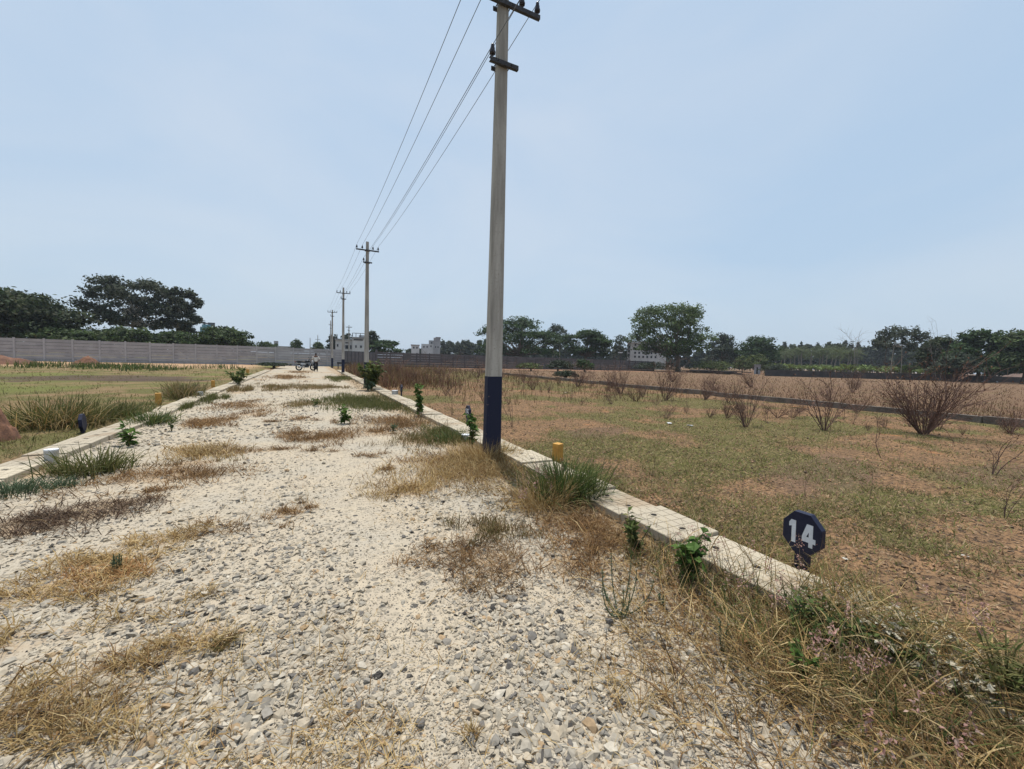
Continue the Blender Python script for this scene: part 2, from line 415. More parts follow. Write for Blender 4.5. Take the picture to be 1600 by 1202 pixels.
def stones(n, P, r, base_v, base_f, jit=0.28, tilt=0.5, flat=(0.4, 0.75)):
    nv = len(base_v)
    v = base_v[None] * (1 + (rng.random((n, nv, 1)) - .5) * 2 * jit) + (rng.random((n, nv, 3)) - .5) * jit
    sc_ = np.stack([np.ones(n), 0.6 + 0.35 * rng.random(n), flat[0] + (flat[1] - flat[0]) * rng.random(n)], 1)
    v = v * (sc_ * r[:, None])[:, None]
    v = np.einsum('nij,nkj->nki', rand_rot(n, tilt), v)
    zlow = v[..., 2].min(1); hgt = v[..., 2].max(1) - zlow
    q = P.copy(); q[:, 2] = q[:, 2] - zlow - hgt * (0.25 + 0.35 * rng.random(n))
    v = v + q[:, None]
    f = base_f[None] + (np.arange(n) * nv)[:, None, None]
    return v.reshape(-1, 3), f.reshape(-1, 3), np.repeat(stone_cols(n), nv, 0)
def polar(n, r0, r1, a0=-38, a1=88, power=1.0):
    a = np.radians(a0 + (a1 - a0) * rng.random(n)); u = rng.random(n)
    r = 1 / (1 / r0 + (1 / r1 - 1 / r0) * u)
    return np.sin(a) * r, np.cos(a) * r
def stone_density(x, y):
    wob = 0.25 * (fbm(x * 0.5 + 30, y * 0.25 + 8, 3) - 0.5)
    track = np.exp(-((x - 0.5 - wob) / 0.42) ** 2) + 0.75 * np.exp(-((x - 1.45 - wob) / 0.25) ** 2) * sstep(4.5, 2.5, y) + 0.6 * np.exp(-((x + 1.05 - wob) / 0.3) ** 2) * sstep(3.5, 6, y)
    return np.clip(1.0 - 0.93 * np.clip(track, 0, 1), 0, 1) * (0.35 + 0.9 * fbm(x * 1.6 + 2, y * 1.6 + 7, 3))
def road_pts(n, r0, r1, dens=True, p=1.0):
    x, y = polar(n, r0, r1)
    k = (x > RX0) & (x < RX1) & (y < 60)
    if dens: k &= rng.random(n) < stone_density(x, y) * p
    x, y = x[k], y[k]
    return np.stack([x, y, rz(x, y)], 1)
mb = MB()
P = road_pts(150000, 1.15, 9.0, True, 0.85); r = np.exp(rng.normal(math.log(0.0108), 0.46, len(P))); r = np.clip(r, 0.005, 0.032)
dirt = patch_dirt(P[:, 0], P[:, 1]); k = rng.random(len(P)) > dirt * 0.55; P, r = P[k], r[k]
N1 = len(P); mb.add(*stones(len(P), P, r, ICO_V, ICO_F, 0.42, 0.6, (0.3, 0.65)))
P = road_pts(36000, 8.5, 40); r = np.clip(np.exp(rng.normal(math.log(0.026), 0.3, len(P))), 0.015, 0.07)
dirt = patch_dirt(P[:, 0], P[:, 1]); k = rng.random(len(P)) > dirt * 0.6; P, r = P[k], r[k]
N2 = len(P); mb.add(*stones(len(P), P, r, OCT_V, OCT_F))
P = road_pts(60000, 1.15, 7.0, False); r = 0.003 + 0.005 * rng.random(len(P))
N3 = len(P); mb.add(*stones(len(P), P, r, OCT_V, OCT_F, 0.2, 0.6, (0.5, 0.9)))
g_ = mb.build('loose_gravel', STONE, road)
tag(g_, 'pale crushed stone chips spread over the road', kind='stuff')
print('stones', N1, N2, N3)
# the largest stones, one by one
protos = []
for i in range(16):
    m1 = MB(); vv, ff, cc = stones(1, np.zeros((1, 3)), np.ones(1), ICO_V, ICO_F, 0.4, 0.4, (0.35, 0.6))
    m1.add(vv, ff, cc); me = m1.mesh('stone'); me.materials.append(STONE); protos.append(me)
P = road_pts(1600, 1.2, 6.5, True, 0.9)[:300]
for i, q in enumerate(P):
    o = link('stone', protos[i % 16], road, q + [0, 0, -0.004])
    s_ = 0.020 + 0.017 * rng.random() ** 2
    o.scale = (s_, s_, s_); o.rotation_euler = (0, 0, rng.random() * 6.28)

# ------------------------------------------------------------------ slab footpaths over the drains
g = NG('slab_concrete'); p = g.pos(); nA = g.noise(p, 5, 5); nB = g.noise(p, 60, 4)
oi = g.n('ObjectInfo').outputs['Random']
cc = g.mix(g.mr(nA, 0.3, 0.7), (0.49, 0.425, 0.32), (0.41, 0.355, 0.27))
cc = g.mix(g.math('MULTIPLY', oi, 0.8), cc, (0.33, 0.285, 0.22)); cc = g.mix(g.mr(nB, 0.55, 0.75), cc, (0.36, 0.31, 0.24)); wp = g.n('NewGeometry').outputs['Position']; cc = g.mix(g.math('MULTIPLY', g.mr(g.noise(wp, 1.7, 5), 0.52, 0.68), 0.6), cc, (0.27, 0.19, 0.12))
g.col(cc, 0.9); g.bump(nB, 0.4, 0.004); SLAB = g.m
DRAIN = simple('drain_wall_concrete', (0.36, 0.33, 0.29), (0.24, 0.22, 0.19), 5, 0.95, 0.4)
def slab_mesh(Wd, Ln, nx, ny, T=0.07, hole=True):
    m = MB(); gr = 0.006; dp = 0.004
    m.box(0, 0, -T / 2 - dp, Wd, Ln, T)
    cx, cy = Wd / nx, Ln / ny
    for i in range(nx):
        for j in range(ny):
            x0 = -Wd / 2 + i * cx + gr / 2; x1 = x0 + cx - gr; y0 = -Ln / 2 + j * cy + gr / 2; y1 = y0 + cy - gr
            b = 0.002
            if hole and (i, j) in ((nx // 2, 1), (nx // 2, ny - 2)):
                xm, ym = (x0 + x1) / 2, (y0 + y1) / 2; r_ = 0.032
                a = np.arange(8) * math.pi / 4 + math.pi / 8
                ringt = np.stack([xm + r_ * np.cos(a), ym + r_ * np.sin(a), np.zeros(8)], 1)
                sq = np.array([[x1, (y0 + y1) / 2 + cy * .2, 0], [xm + cx * .2, y1, 0], [xm - cx * .2, y1, 0], [x0, ym + cy * .2, 0], [x0, ym - cy * .2, 0], [xm - cx * .2, y0, 0], [xm + cx * .2, y0, 0], [x1, ym - cy * .2, 0]])
                vv = np.concatenate([ringt, sq, ringt - [0, 0, dp + 0.0], ]); ff = []
                for k_ in range(8):
                    k2 = (k_ + 1) % 8
                    ff += [(k_, 8 + k_, 8 + k2), (k_, 8 + k2, k2), (k_, k2, 16 + k2), (k_, 16 + k2, 16 + k_)]
                m.add(vv, ff)
                continue
            vv = [(x0, y0, -dp), (x1, y0, -dp), (x1, y1, -dp), (x0, y1, -dp), (x0 + b, y0 + b, 0), (x1 - b, y0 + b, 0), (x1 - b, y1 - b, 0), (x0 + b, y1 - b, 0)]
            q = [(4, 5, 6, 7), (0, 1, 5, 4), (1, 2, 6, 5), (2, 3, 7, 6), (3, 0, 4, 7)]
            m.add(vv, [t for a_, b_, c_, d_ in q for t in ((a_, b_, c_), (a_, c_, d_))])
    me = m.mesh('slab'); me.materials.append(SLAB); return me
HOLE_SHADE = simple('hole_shade_black', (0.02, 0.018, 0.016), None, 4, 1.0)  # black disc in the shallow lifting recess: shade of a deep hole as colour
def footpath(name, xin, xout, y0, y1, top, tilt):
    m = MB(); cx = (xin + xout) / 2; Wd = abs(xout - xin)
    for sx, wx in ((xin, 0.06), (xout, 0.06)):
        xx = sx + math.copysign(wx / 2, cx - sx) + math.copysign(0.012, cx - sx)
        m.box(xx, (y0 + y1) / 2, (top - 0.075 - 0.3) / 2, wx, y1 - y0, top - 0.078 + 0.3)
    par = m.build(name, DRAIN); tag(par, kind='structure')
    L = 0.66; me = [slab_mesh(Wd, L - 0.016, 5, 6), slab_mesh(Wd, L - 0.016, 5, 6, hole=False)]
    hm = MB(); hm.lathe([(0.0315, 0), (0.0315, 0.0008)], 8); hme = hm.mesh('lifting_hole_shade'); hme.materials.append(HOLE_SHADE)
    y = y0; k_ = 0
    while y < y1:
        o = link('slab', me[0], par)
        o.location = (cx + rng.normal(0, 0.008), y + L / 2, top + rng.normal(0, 0.009))
        o.rotation_euler = (rng.normal(0, tilt), rng.normal(0, tilt), rng.normal(0, tilt * 0.7))
        if math.hypot(cx, y) < 16:
            for hy in (-L / 2 + 1.5 * (L - .016) / 6, L / 2 - 1.5 * (L - .016) / 6):
                h_ = link('lifting_hole_shade', hme, o, (0, hy, -0.0038))
        y += L; k_ += 1
    return par
footpath('path_right', 2.62, 3.12, -1.0, 44, 0.10, 0.008)
footpath('path_left', -2.92, -3.36, 0.4, 42, 0.085, 0.014)

# ------------------------------------------------------------------ grass
PAL = {'s': [(0.58, 0.41, 0.18), (0.47, 0.31, 0.125), (0.66, 0.50, 0.26), (0.30, 0.18, 0.075)],
       'b': [(0.36, 0.21, 0.09), (0.26, 0.145, 0.065), (0.47, 0.30, 0.14), (0.17, 0.095, 0.045)],
       'r': [(0.50, 0.28, 0.12), (0.42, 0.22, 0.09)],
       'd': [(0.17, 0.105, 0.07), (0.24, 0.16, 0.10), (0.12, 0.08, 0.055)],
       'o': [(0.24, 0.19, 0.075), (0.19, 0.165, 0.06), (0.32, 0.22, 0.10), (0.25, 0.15, 0.07)],
       'g': [(0.15, 0.17, 0.05), (0.19, 0.19, 0.065), (0.25, 0.22, 0.09), (0.115, 0.14, 0.04)],
       'G': [(0.085, 0.13, 0.035), (0.12, 0.16, 0.045), (0.07, 0.105, 0.035), (0.19, 0.19, 0.06)],
       'f': [(0.19, 0.18, 0.065), (0.29, 0.23, 0.11), (0.14, 0.15, 0.045), (0.36, 0.28, 0.16), (0.2, 0.13, 0.08), (0.17, 0.18, 0.055)],
       'l': [(0.24, 0.19, 0.08), (0.34, 0.25, 0.13), (0.16, 0.165, 0.055), (0.2, 0.18, 0.07)],
       'x': [(0.30, 0.16, 0.10), (0.23, 0.12, 0.075), (0.36, 0.22, 0.13), (0.17, 0.09, 0.06)],
       'p': [(0.46, 0.27, 0.23), (0.50, 0.35, 0.29), (0.38, 0.21, 0.18)],
       'w': [(0.62, 0.56, 0.42), (0.52, 0.45, 0.31), (0.66, 0.62, 0.5)],
       'V': [(0.11, 0.20, 0.045), (0.14, 0.24, 0.055), (0.09, 0.16, 0.035)],
       'B': [(0.11, 0.16, 0.085), (0.14, 0.19, 0.11), (0.09, 0.13, 0.07)]}
PALMUL = {'f': 1.15, 'l': 0.85, 'x': 0.62, 'w': 0.8, 'p': 0.85, 's': 0.85, 'g': .75, 'G': .9}
def pal(k, n):
    a = np.array(PAL[k]) * PALMUL.get(k, 0.8); return a[rng.integers(0, len(a), n)] * (0.8 + 0.4 * rng.random((n, 1)))
def blades(mb, P, h, lean, col, width, ang=None, segs=2, curl=0.6):
    """tapered bent blades: P roots, h lengths, lean 0 upright .. 1 flat"""
    n = len(P)
    if n == 0: return
    if ang is None: ang = rng.random(n) * 2 * np.pi
    h = np.broadcast_to(h, (n,)); lean = np.broadcast_to(lean, (n,)); width = np.broadcast_to(width, (n,))
    d = np.stack([np.cos(ang), np.sin(ang), np.zeros(n)], 1)
    wa = ang + np.pi / 2 + rng.normal(0, 0.9, n)
    wv = np.stack([np.cos(wa), np.sin(wa), 0.3 * rng.normal(0, 1, n)], 1) * width[:, None] * 0.5
    th0 = lean * 1.25 * (0.5 + 0.5 * rng.random(n)); pts = [P]; cur = P; L = h / segs
    for k in range(segs):
        th = np.minimum(th0 + curl * lean * (k / max(1, segs - 1) if segs > 1 else 0) * 1.2, 1.75)
        cur = cur + d * (np.sin(th) * L)[:, None]; cur = cur + np.stack([np.zeros(n), np.zeros(n), np.cos(th) * L], 1)
        cur[:, 2] = np.maximum(cur[:, 2], P[:, 2] + 0.004 + 0.02 * rng.random(n) * (lean > 0.7))
        pts.append(cur)
    V = []
    for k in range(segs):
        t = 1 - 0.45 * k / segs
        V += [pts[k] - wv * t, pts[k] + wv * t]
    V.append(pts[segs]); V = np.stack(V, 1); nv = 2 * segs + 1
    fb = []
    for k in range(segs - 1):
        a = 2 * k; fb += [(a, a + 1, a + 3), (a, a + 3, a + 2)]
    a = 2 * (segs - 1); fb.append((a, a + 1, a + 2))
    f = np.array(fb)[None] + (np.arange(n) * nv)[:, None, None]
    mb.add(V.reshape(-1, 3), f.reshape(-1, 3), np.repeat(col, nv, 0))
def surf(x, y):
    on = (x > RX0) & (x < RX1) & (y < 62)
    return np.where(on, rz(x, y), gz(x, y))
def pts_on(x, y, dz=-0.004):
    return np.stack([x, y, surf(x, y) + dz], 1)
def clump_pts(c, rx, ry, n, k=None):
    k = k or max(3, n // 40)
    cc = rng.normal(0, 0.5, (k, 2)) * [rx, ry]
    i = rng.integers(0, k, n); q = cc[i] + rng.normal(0, 0.16, (n, 2)) * [rx, ry]
    return c[0] + q[:, 0], c[1] + q[:, 1]

mb = MB(); mbg = MB()
for px, py, rx, ry, pl, n, h, fl in PATCH:
    c = gp(px, py); x, y = clump_pts(c, rx, ry, n)
    k = (x < RX1 + 0.1) & (x > RX0 - 0.1); x, y = x[k], y[k]; n = len(x)
    dist = math.hypot(c[0], c[1]); wd = 0.0035 + 0.00055 * dist
    h_ = h * (0.6 + 0.9 * rng.random(n))
    if fl > 0.85: h_ = h_ * 2.2
    tgt = mbg if pl in 'gG' else mb
    blades(tgt, pts_on(x, y), h_, np.clip(fl + rng.normal(0, 0.15, n), 0.1, 1.1), pal(pl, n), wd * (0.7 + 0.6 * rng.random(n)))
# litter of single straws over the whole gravel
P = road_pts(20000, 1.2, 16, False); k = rng.random(len(P)) < 0.10 + 0.75 * sstep(.5, .62, fbm(P[:, 0] * 1.3 + 8, P[:, 1] * 1.3, 3)) + 0.5 * patch_dirt(P[:, 0], P[:, 1]); P = P[k]
blades(mb, P, 0.05 + 0.13 * rng.random(len(P)), 1.0, pal('s', len(P)), 0.004)
tag(mb.build('dry_grass', VEG), 'flattened brown and straw grass in patches on the gravel', 'grass', kind='stuff')
tag(mbg.build('green_grass', VEG), 'low green grass growing through the gravel', 'grass', kind='stuff')

# right verge: long dead grass between the gravel and the slabs
mb = MB()
n = 8500; y = 0.15 + 6.2 * rng.random(n) ** 1.5
x = 2.62 - (0.95 + 0.35 * np.sin(y * 1.7)) * rng.random(n) ** 1.25
k = rng.random(n) < 0.25 + 1.3 * fbm(x * 2 + 4, y * 2, 3) - 0.55 * sstep(1.9, 2.7, y) * sstep(5.6, 4.6, y); x, y = x[k], y[k]; n = len(x)
blades(mb, pts_on(x, y), 0.12 + 0.24 * rng.random(n) ** 1.5, np.clip(1.02 + 0.2 * rng.normal(0, 1, n), .25, 1.1), np.where(rng.random((n, 1)) < .6, pal('s', n), pal('b', n)), 0.003 + 0.005 * rng.random(n) ** 2, ang=rng.normal(2.3, 1.4, n), segs=3)
n = 700; y = 0.1 + 2.2 * rng.random(n); x = 2.0 + 0.95 * rng.random(n) + 0.1 * rng.normal(0, 1, n)
z = np.where(x > 2.62, 0.10, surf(x, y))
blades(mb, np.stack([x, y, z - 0.005], 1), 0.15 + 0.3 * rng.random(n), np.clip(0.75 + 0.3 * rng.normal(0, 1, n), .1, 1), np.where(rng.random((n, 1)) < .55, pal('s', n), pal('o', n)), 0.0045, segs=3)
n = 900; y = 0.5 + 1.9 * rng.random(n); x = 2.15 + 0.5 * rng.random(n)
blades(mb, pts_on(x, y), 0.12 + 0.2 * rng.random(n), np.clip(0.6 + 0.3 * rng.normal(0, 1, n), .1, 1), np.where(rng.random((n, 1)) < .7, pal('G', n), pal('d', n)), 0.006, segs=3)
n = 900; y = 6 + 30 * rng.random(n) ** 1.5; x = 2.2 + 0.5 * rng.random(n)
blades(mb, pts_on(x, y), 0.1 + 0.25 * rng.random(n), np.clip(0.5 + 0.3 * rng.normal(0, 1, n), .1, 1), pal('o', n), 0.01, segs=2)
n = 4200; y = 0.05 + 1.4 * rng.random(n); x = 1.9 + 1.3 * rng.random(n); z = np.where((x > 2.62) & (x < 3.12), 0.10, surf(x, y))
blades(mb, np.stack([x, y, z - 0.005], 1), 0.14 + 0.28 * rng.random(n) ** 1.4, np.clip(0.95 + 0.2 * rng.normal(0, 1, n), .15, 1.1), np.where(rng.random((n, 1)) < .5, pal('s', n), np.where(rng.random((n, 1)) < .5, pal('g', n), pal('o', n))), 0.003 + 0.006 * rng.random(n) ** 2, segs=3)
n = 1300; y = 0.1 + 5 * rng.random(n) ** 1.4; x = 1.8 + 0.9 * rng.random(n)
leaves_late = (x, y)
tag(mb.build('verge_grass', VEG), 'long dead straw grass along the edge of the slab path', 'grass', kind='stuff')

# short grass of the plots
def field(name, label, n, test, palette, h0, h1, r0=2.4, r1=55, wmul=1.0, thr=0.42, per=6, lean=0.7):
    mb = MB(); x, y = polar(n, r0, r1)
    k = test(x, y) & (rng.random(n) < sstep(thr - 0.18, thr + 0.18, veg_at(x, y)) + 0.12); x, y = x[k], y[k]
    d = np.hypot(x, y); sp = 0.015 + 0.006 * d
    x = np.repeat(x, per) + rng.normal(0, 1, len(x) * per) * np.repeat(sp, per); y = np.repeat(y, per) + rng.normal(0, 1, len(y) * per) * np.repeat(sp, per)
    d = np.hypot(x, y); k = test(x, y); x, y, d = x[k], y[k], d[k]; n = len(x)
    blades(mb, np.stack([x, y, gz(x, y) - 0.004], 1), (h0 + (h1 - h0) * rng.random(n) ** 2) * (1 + 0.015 * d), np.clip(lean + 0.25 * rng.normal(0, 1, n), .1, 1.1), pal(palette, n), wmul * (0.004 + 0.0008 * d) * (0.6 + 0.8 * rng.random(n)), segs=1)
    return tag(mb.build(name, VEG), label, 'grass', kind='stuff')
field('field_grass', 'thin olive grass over the red soil of the plot', 48000, lambda x, y: (x > 3.2) & (x < 17.7) & (y < 60), 'f', 0.03, 0.085, lean=0.95, thr=0.36, per=7, wmul=1.15)
field('meadow_grass', 'short tan and green grass of the plot by the wall', 19000, lambda x, y: (x < -3.45) & (y < 50), 'l', 0.03, 0.12, 7, 60)
mb = MB(); x, y = polar(30000, 3.2, 22); k = (x > 3.25) & (x < 17.5); x, y = x[k], y[k]; n = len(x); r = (0.008 + 0.016 * rng.random(n) ** 2) * (0.7 + 0.06 * np.hypot(x, y))
vv, ff, cc = stones(n, np.stack([x, y, gz(x, y)], 1), r, OCT_V, OCT_F, 0.3, 0.6, (0.5, 0.9)); mb.add(vv, ff, np.repeat(np.array([(0.28, 0.165, 0.09), (0.2, 0.125, 0.072), (0.13, 0.09, 0.06), (0.34, 0.22, 0.13)])[rng.integers(0, 4, n)], 6, 0))
tag(mb.build('soil_clods', STONE), 'small crumbs of red soil strewn over the plot', 'soil', kind='stuff')
def burnt(x, y): return (np.abs(x - 6.6) / 1.8) ** 2 + (np.abs(y - 3.2) / .6) ** 2 < 1
# stubble stalks in the field behind the low wall, in rows
mb = MB(); x, y = polar(30000, 17, 95, 10, 90); k = (x > 18.3) & (y < 60) & (y > -5); x, y = x[k], y[k]; x = np.round(x / 0.6) * 0.6 + rng.normal(0, 0.06, len(x)); n = len(x); d = np.hypot(x, y)
blades(mb, np.stack([x, y, gz(x, y)], 1), 0.06 + 0.16 * rng.random(n), 0.4, np.where(rng.random((n, 1)) < .7, pal('x', n), pal('s', n) * 0.5), 0.008 + 0.0006 * d, segs=1)
tag(mb.build('stubble', VEG), 'pale dry crop stubble in the field behind the low wall', 'stubble', kind='stuff')

# ------------------------------------------------------------------ leaves, twigs
def leaves(mb, P, D, L, Wd, col, droop=0.3):
    """pointed folded leaves: roots P, directions D, length L, width Wd"""
    n = len(P); D = D / (np.linalg.norm(D, axis=1)[:, None] + 1e-9)
    up = np.tile([0, 0, 1.0], (n, 1)) + rng.normal(0, 0.35, (n, 3))
    S = np.cross(D, up); S /= np.linalg.norm(S, axis=1)[:, None] + 1e-9; Nn = np.cross(S, D)
    L = np.broadcast_to(L, (n,))[:, None]; Wd = np.broadcast_to(Wd, (n,))[:, None]
    dz = np.array([0, 0, -1.0]) * droop
    a = P; m = P + D * L * .45 + dz * L * .1; t = P + D * L + dz * L * .45
    l = m + S * Wd * .5 + Nn * Wd * .18; r_ = m - S * Wd * .5 + Nn * Wd * .18
    V = np.stack([a, l, m, r_, t], 1)
    f = np.array([(0, 2, 1), (0, 3, 2), (1, 2, 4), (2, 3, 4)])[None] + (np.arange(n) * 5)[:, None, None]
    mb.add(V.reshape(-1, 3), f.reshape(-1, 3), np.repeat(np.broadcast_to(col, (n, 3)), 5, 0))
def twigs(mb, height, n_stem, spread, r0, col, depth=2, fork=3, tips=None, wob=0.12):
    def grow(p, d, L, r, lev):
        k = 4; pts = [p]
        for i in range(k):
            d = d + rng.normal(0, wob, 3); d[2] += 0.05; d /= np.linalg.norm(d); pts.append(pts[-1] + d * L / k)
        mb.tube(np.array(pts), np.linspace(r, r * 0.45, k + 1), 3, np.asarray(col) * (0.8 + 0.4 * rng.random()), caps=False)
        if tips is not None: tips.append((pts[-1], d)); tips.append((pts[2], d))
        if lev < depth:
            for j in range(fork):
                b = pts[1 + rng.integers(0, k)]; e = d + rng.normal(0, 0.55, 3); e[2] = abs(e[2]) * 0.8; e /= np.linalg.norm(e)
                grow(b, e, L * (0.35 + 0.3 * rng.random()), r * 0.55, lev + 1)
    for i in range(n_stem):
        a = rng.random() * 6.28; d = np.array([math.cos(a) * spread, math.sin(a) * spread, 1.0]) * (0.6 + 0.4 * rng.random()); d /= np.linalg.norm(d)
        grow(np.array([math.cos(a), math.sin(a), 0]) * 0.03 * height + [0, 0, -0.03], d, height * (0.6 + 0.45 * rng.random()), r0, 0)

def dir_cone(n, spread=1.0, up=0.5):
    d = rng.normal(0, 1, (n, 3)) * [spread, spread, 0.5]; d[:, 2] += up; return d / np.linalg.norm(d, axis=1)[:, None]
def leafy_plant(name, label, cat, px, py, H, W, leafL, leafW, nst, nl, palette, stemcol=(0.16, 0.15, 0.06), z=None, group=None, upr=0.35):
    c = gp(px, py); zz = float(surf(np.array([c[0]]), np.array([c[1]]))[0]) if z is None else z
    t = thing(name, label, cat, (c[0], c[1], zz), 0, group); ms = MB(); ml = MB()
    for i in range(nst):
        a = rng.random() * 6.28; top = np.array([math.cos(a) * W * .45 * rng.random() ** .5, math.sin(a) * W * .45 * rng.random() ** .5, H * (0.65 + .4 * rng.random())])
        tt = np.linspace(0, 1, 5)[:, None]; pts = top * np.concatenate([tt ** 1.4, tt ** 1.4, tt], 1) + [0, 0, -0.02]
        ms.tube(pts, np.linspace(0.004 + H * .006, 0.0025, 5), 5, stemcol)
        k = nl; u = 0.2 + 0.8 * rng.random(k); P = np.stack([np.interp(u, tt[:, 0], pts[:, j]) for j in range(3)], 1)
        D = dir_cone(k, 1.0, upr)
        leaves(ml, P, D, leafL * (0.6 + .6 * rng.random(k)), leafW * (0.7 + .5 * rng.random(k)), pal(palette, k))
    ms.build('stem', VEG, t); ml.build('foliage', VEG, t)
    return t
def tussock(name, label, px, py, rx, ry, n, h, palette, lean=0.5, width=0.008, group=None, z=None):
    c = gp(px, py); zz = float(surf(np.array([c[0]]), np.array([c[1]]))[0]) if z is None else z
    m = MB(); i = np.clip(rng.normal(0, 0.42, (n, 2)), -0.9, 0.9) * [rx, ry]; P = np.concatenate([i, np.full((n, 1), -0.005)], 1)
    ang = np.arctan2(i[:, 1], i[:, 0]) + rng.normal(0, 0.9, n)
    blades(m, P, h * (0.5 + 0.7 * rng.random(n)), np.clip(lean + .25 * rng.normal(0, 1, n), .05, 1), pal(palette, n), width, ang=ang, segs=4, curl=0.9)
    o = m.build(name, VEG, None, loc=(c[0], c[1], zz)); return tag(o, label, 'grass clump', group)

tussock('grass_clump', 'dense dark green grass clump beside the slab path, near the yellow post', 882, 778, .42, .40, 1300, .46, 'G', .55, .009)
tussock('grass_clump', 'dry straw clump mixed into the dark green clump before the yellow post', 848, 796, .36, .3, 600, .36, 's', .6, .005)
tussock('grass_clump', 'spiky green grass clump on gravel beside the grey pipe stub', 142, 740, .42, .4, 420, .36, 'g', .6, .012)
tussock('grass_clump', 'large tall green grass clump beyond the left slab path', 95, 668, .7, .8, 800, .62, 'g', .5, .016, z=0.03)
tussock('grass_clump', 'straw coloured stalks standing in the large green clump at left', 85, 672, .7, .6, 420, .6, 's', .6, .012, z=0.03)
tussock('grass_clump', 'tall green grass around the blue sign on the left', 178, 654, .6, 1.2, 800, .42, 'g', .55, .016, z=0.03)
tussock('grass_clump', 'tan and green grass clump just past the far yellow post on the left', 288, 622, .5, 1.3, 600, .55, 'l', .5, .024, z=0.03)
tussock('grass_clump', 'bluish green low clump at the left edge of the gravel', 18, 772, .35, .3, 500, .16, 'B', .6, .008)
tussock('grass_clump', 'small bluish green tuft on gravel below the grey pipe stub', 102, 762, .16, .14, 160, .12, 'B', .6, .008)
tussock('grass_clump', 'green weed tuft at the slab edge before the left yellow post', 238, 662, .4, .6, 420, .32, 'G', .6, .014)
tussock('grass_clump', 'straw tuft crowding the foot of the navy painted pole', 760, 722, .55, .4, 1100, .34, 's', .5, .006)
tussock('grass_clump', 'dark green tuft at the right side of the navy pole foot', 785, 716, .2, .18, 260, .26, 'G', .5, .007)
tussock('grass_clump', 'green grass along the slab edge left of the navy pole', 705, 690, .5, .5, 600, .22, 'G', .6, .009)
# pink seed heads of the verge grass
mb = MB()
for px, py, n in ((1100, 830, 10), (1130, 850, 8), (1225, 880, 6), (1290, 925, 8), (1340, 1000, 12), (1380, 1040, 8), (1270, 960, 5), (1480, 930, 7), (1540, 960, 8), (860, 745, 14), (900, 730, 12), (830, 740, 10), (820, 760, 8), (930, 740, 7), (1180, 900, 6), (1240, 835, 4), (1460, 1120, 5), (1430, 1130, 4)):
    for i in range((n + 1) // 2):
        c = gp(px + rng.normal(0, 16), py + rng.normal(0, 9)); dst = math.hypot(c[0], c[1])
        base = np.array([c[0], c[1], 0.02]); hh = 0.22 + 0.18 * rng.random(); ln = rng.normal(0, 0.10, 2)
        # the head hangs where the photo shows it: pull the root toward the viewer by the stalk height
        base[:2] *= (HC - hh) / HC
        top = base + [ln[0], ln[1], hh]
        mb.tube(np.array([base, (base * .5 + top * .5) + [0, 0, 0.02], top]), [0.0014, 0.0012, 0.0008], 3, (0.45, 0.33, 0.18), caps=False)
        k = 22; P = top + np.stack([rng.normal(0, .012, k), rng.normal(0, .012, k), -0.10 * rng.random(k)], 1)
        leaves(mb, P, rng.normal(0, 1, (k, 3)) + [0, 0, .6], 0.018, 0.009, pal('p', k))
tag(mb.build('pink_seed_heads', VEG), 'feathery pink grass seed heads along the slab path', 'seed heads', kind='stuff')

x, y = leaves_late; mb = MB(); P = pts_on(x, y, 0.01); P[:, 2] += 0.05 * rng.random(len(P)); leaves(mb, P, rng.normal(0, 1, (len(P), 3)) * [1, 1, .3], 0.02 + 0.05 * rng.random(len(P)), 0.012 + 0.016 * rng.random(len(P)), np.where(rng.random((len(P), 1)) < .7, pal('b', len(P)), pal('d', len(P))))
tag(mb.build('leaf_litter', VEG), 'dead brown leaves and stem scraps in the verge straw', 'litter', kind='stuff')
leafy_plant('broadleaf_plant', 'bright green broad leaved seedling against the slab edge near the number sign', 'plant', 1072, 912, .36, .3, .075, .06, 11, 13, 'V')
leafy_plant('broadleaf_plant', 'dark leafy seedling under the slab edge, behind the bright green one', 'plant', 994, 866, .32, .28, .06, .045, 10, 12, 'G')
leafy_plant('broadleaf_plant', 'two small yellow green leaf tufts in the straw at lower right', 'plant', 1250, 1062, .2, .14, .055, .045, 5, 8, 'V')
leafy_plant('broadleaf_plant', 'upright glossy green shrub beside the slab path past the pole', 'shrub', 656, 650, .85, .36, .13, .1, 8, 24, 'V')
leafy_plant('broadleaf_plant', 'leafy green plant close beside the navy pole on its left', 'shrub', 738, 704, .6, .24, .12, .09, 6, 14, 'V')
leafy_plant('broadleaf_plant', 'small green plant at the front edge of the green patch on the road', 'plant', 538, 663, .45, .3, .13, .09, 6, 12, 'V')
leafy_plant('broadleaf_plant', 'tiny green plant left of the green grass patch on the road', 'plant', 494, 636, .3, .3, .1, .08, 4, 8, 'G')
leafy_plant('broadleaf_plant', 'bright green weed on the gravel by the left slab path', 'plant', 202, 698, .36, .3, .13, .06, 7, 12, 'V')
leafy_plant('broadleaf_plant', 'little green sprig on the gravel right of the bright green weed', 'plant', 268, 675, .3, .18, .09, .05, 4, 7, 'G')
leafy_plant('broadleaf_plant', 'dark green weeds spilling over the left slab path far along', 'plant', 372, 602, .75, 1.1, .22, .14, 10, 16, 'G', z=0.03)
leafy_plant('broadleaf_plant', 'grey green thistle at the gravel left of the straw patch', 'plant', 614, 678, .2, .2, .10, .03, 5, 9, 'B')
leafy_plant('broadleaf_plant', 'dark green leaves at the top of the green clump near the yellow post', 'plant', 880, 745, .28, .2, .07, .05, 5, 8, 'G')
leafy_plant('milkweed_bush', 'large dark leafy bush with pale lower leaves beside the path and second pole', 'bush', 580, 611, 1.3, 1.35, .22, .14, 22, 36, 'G')
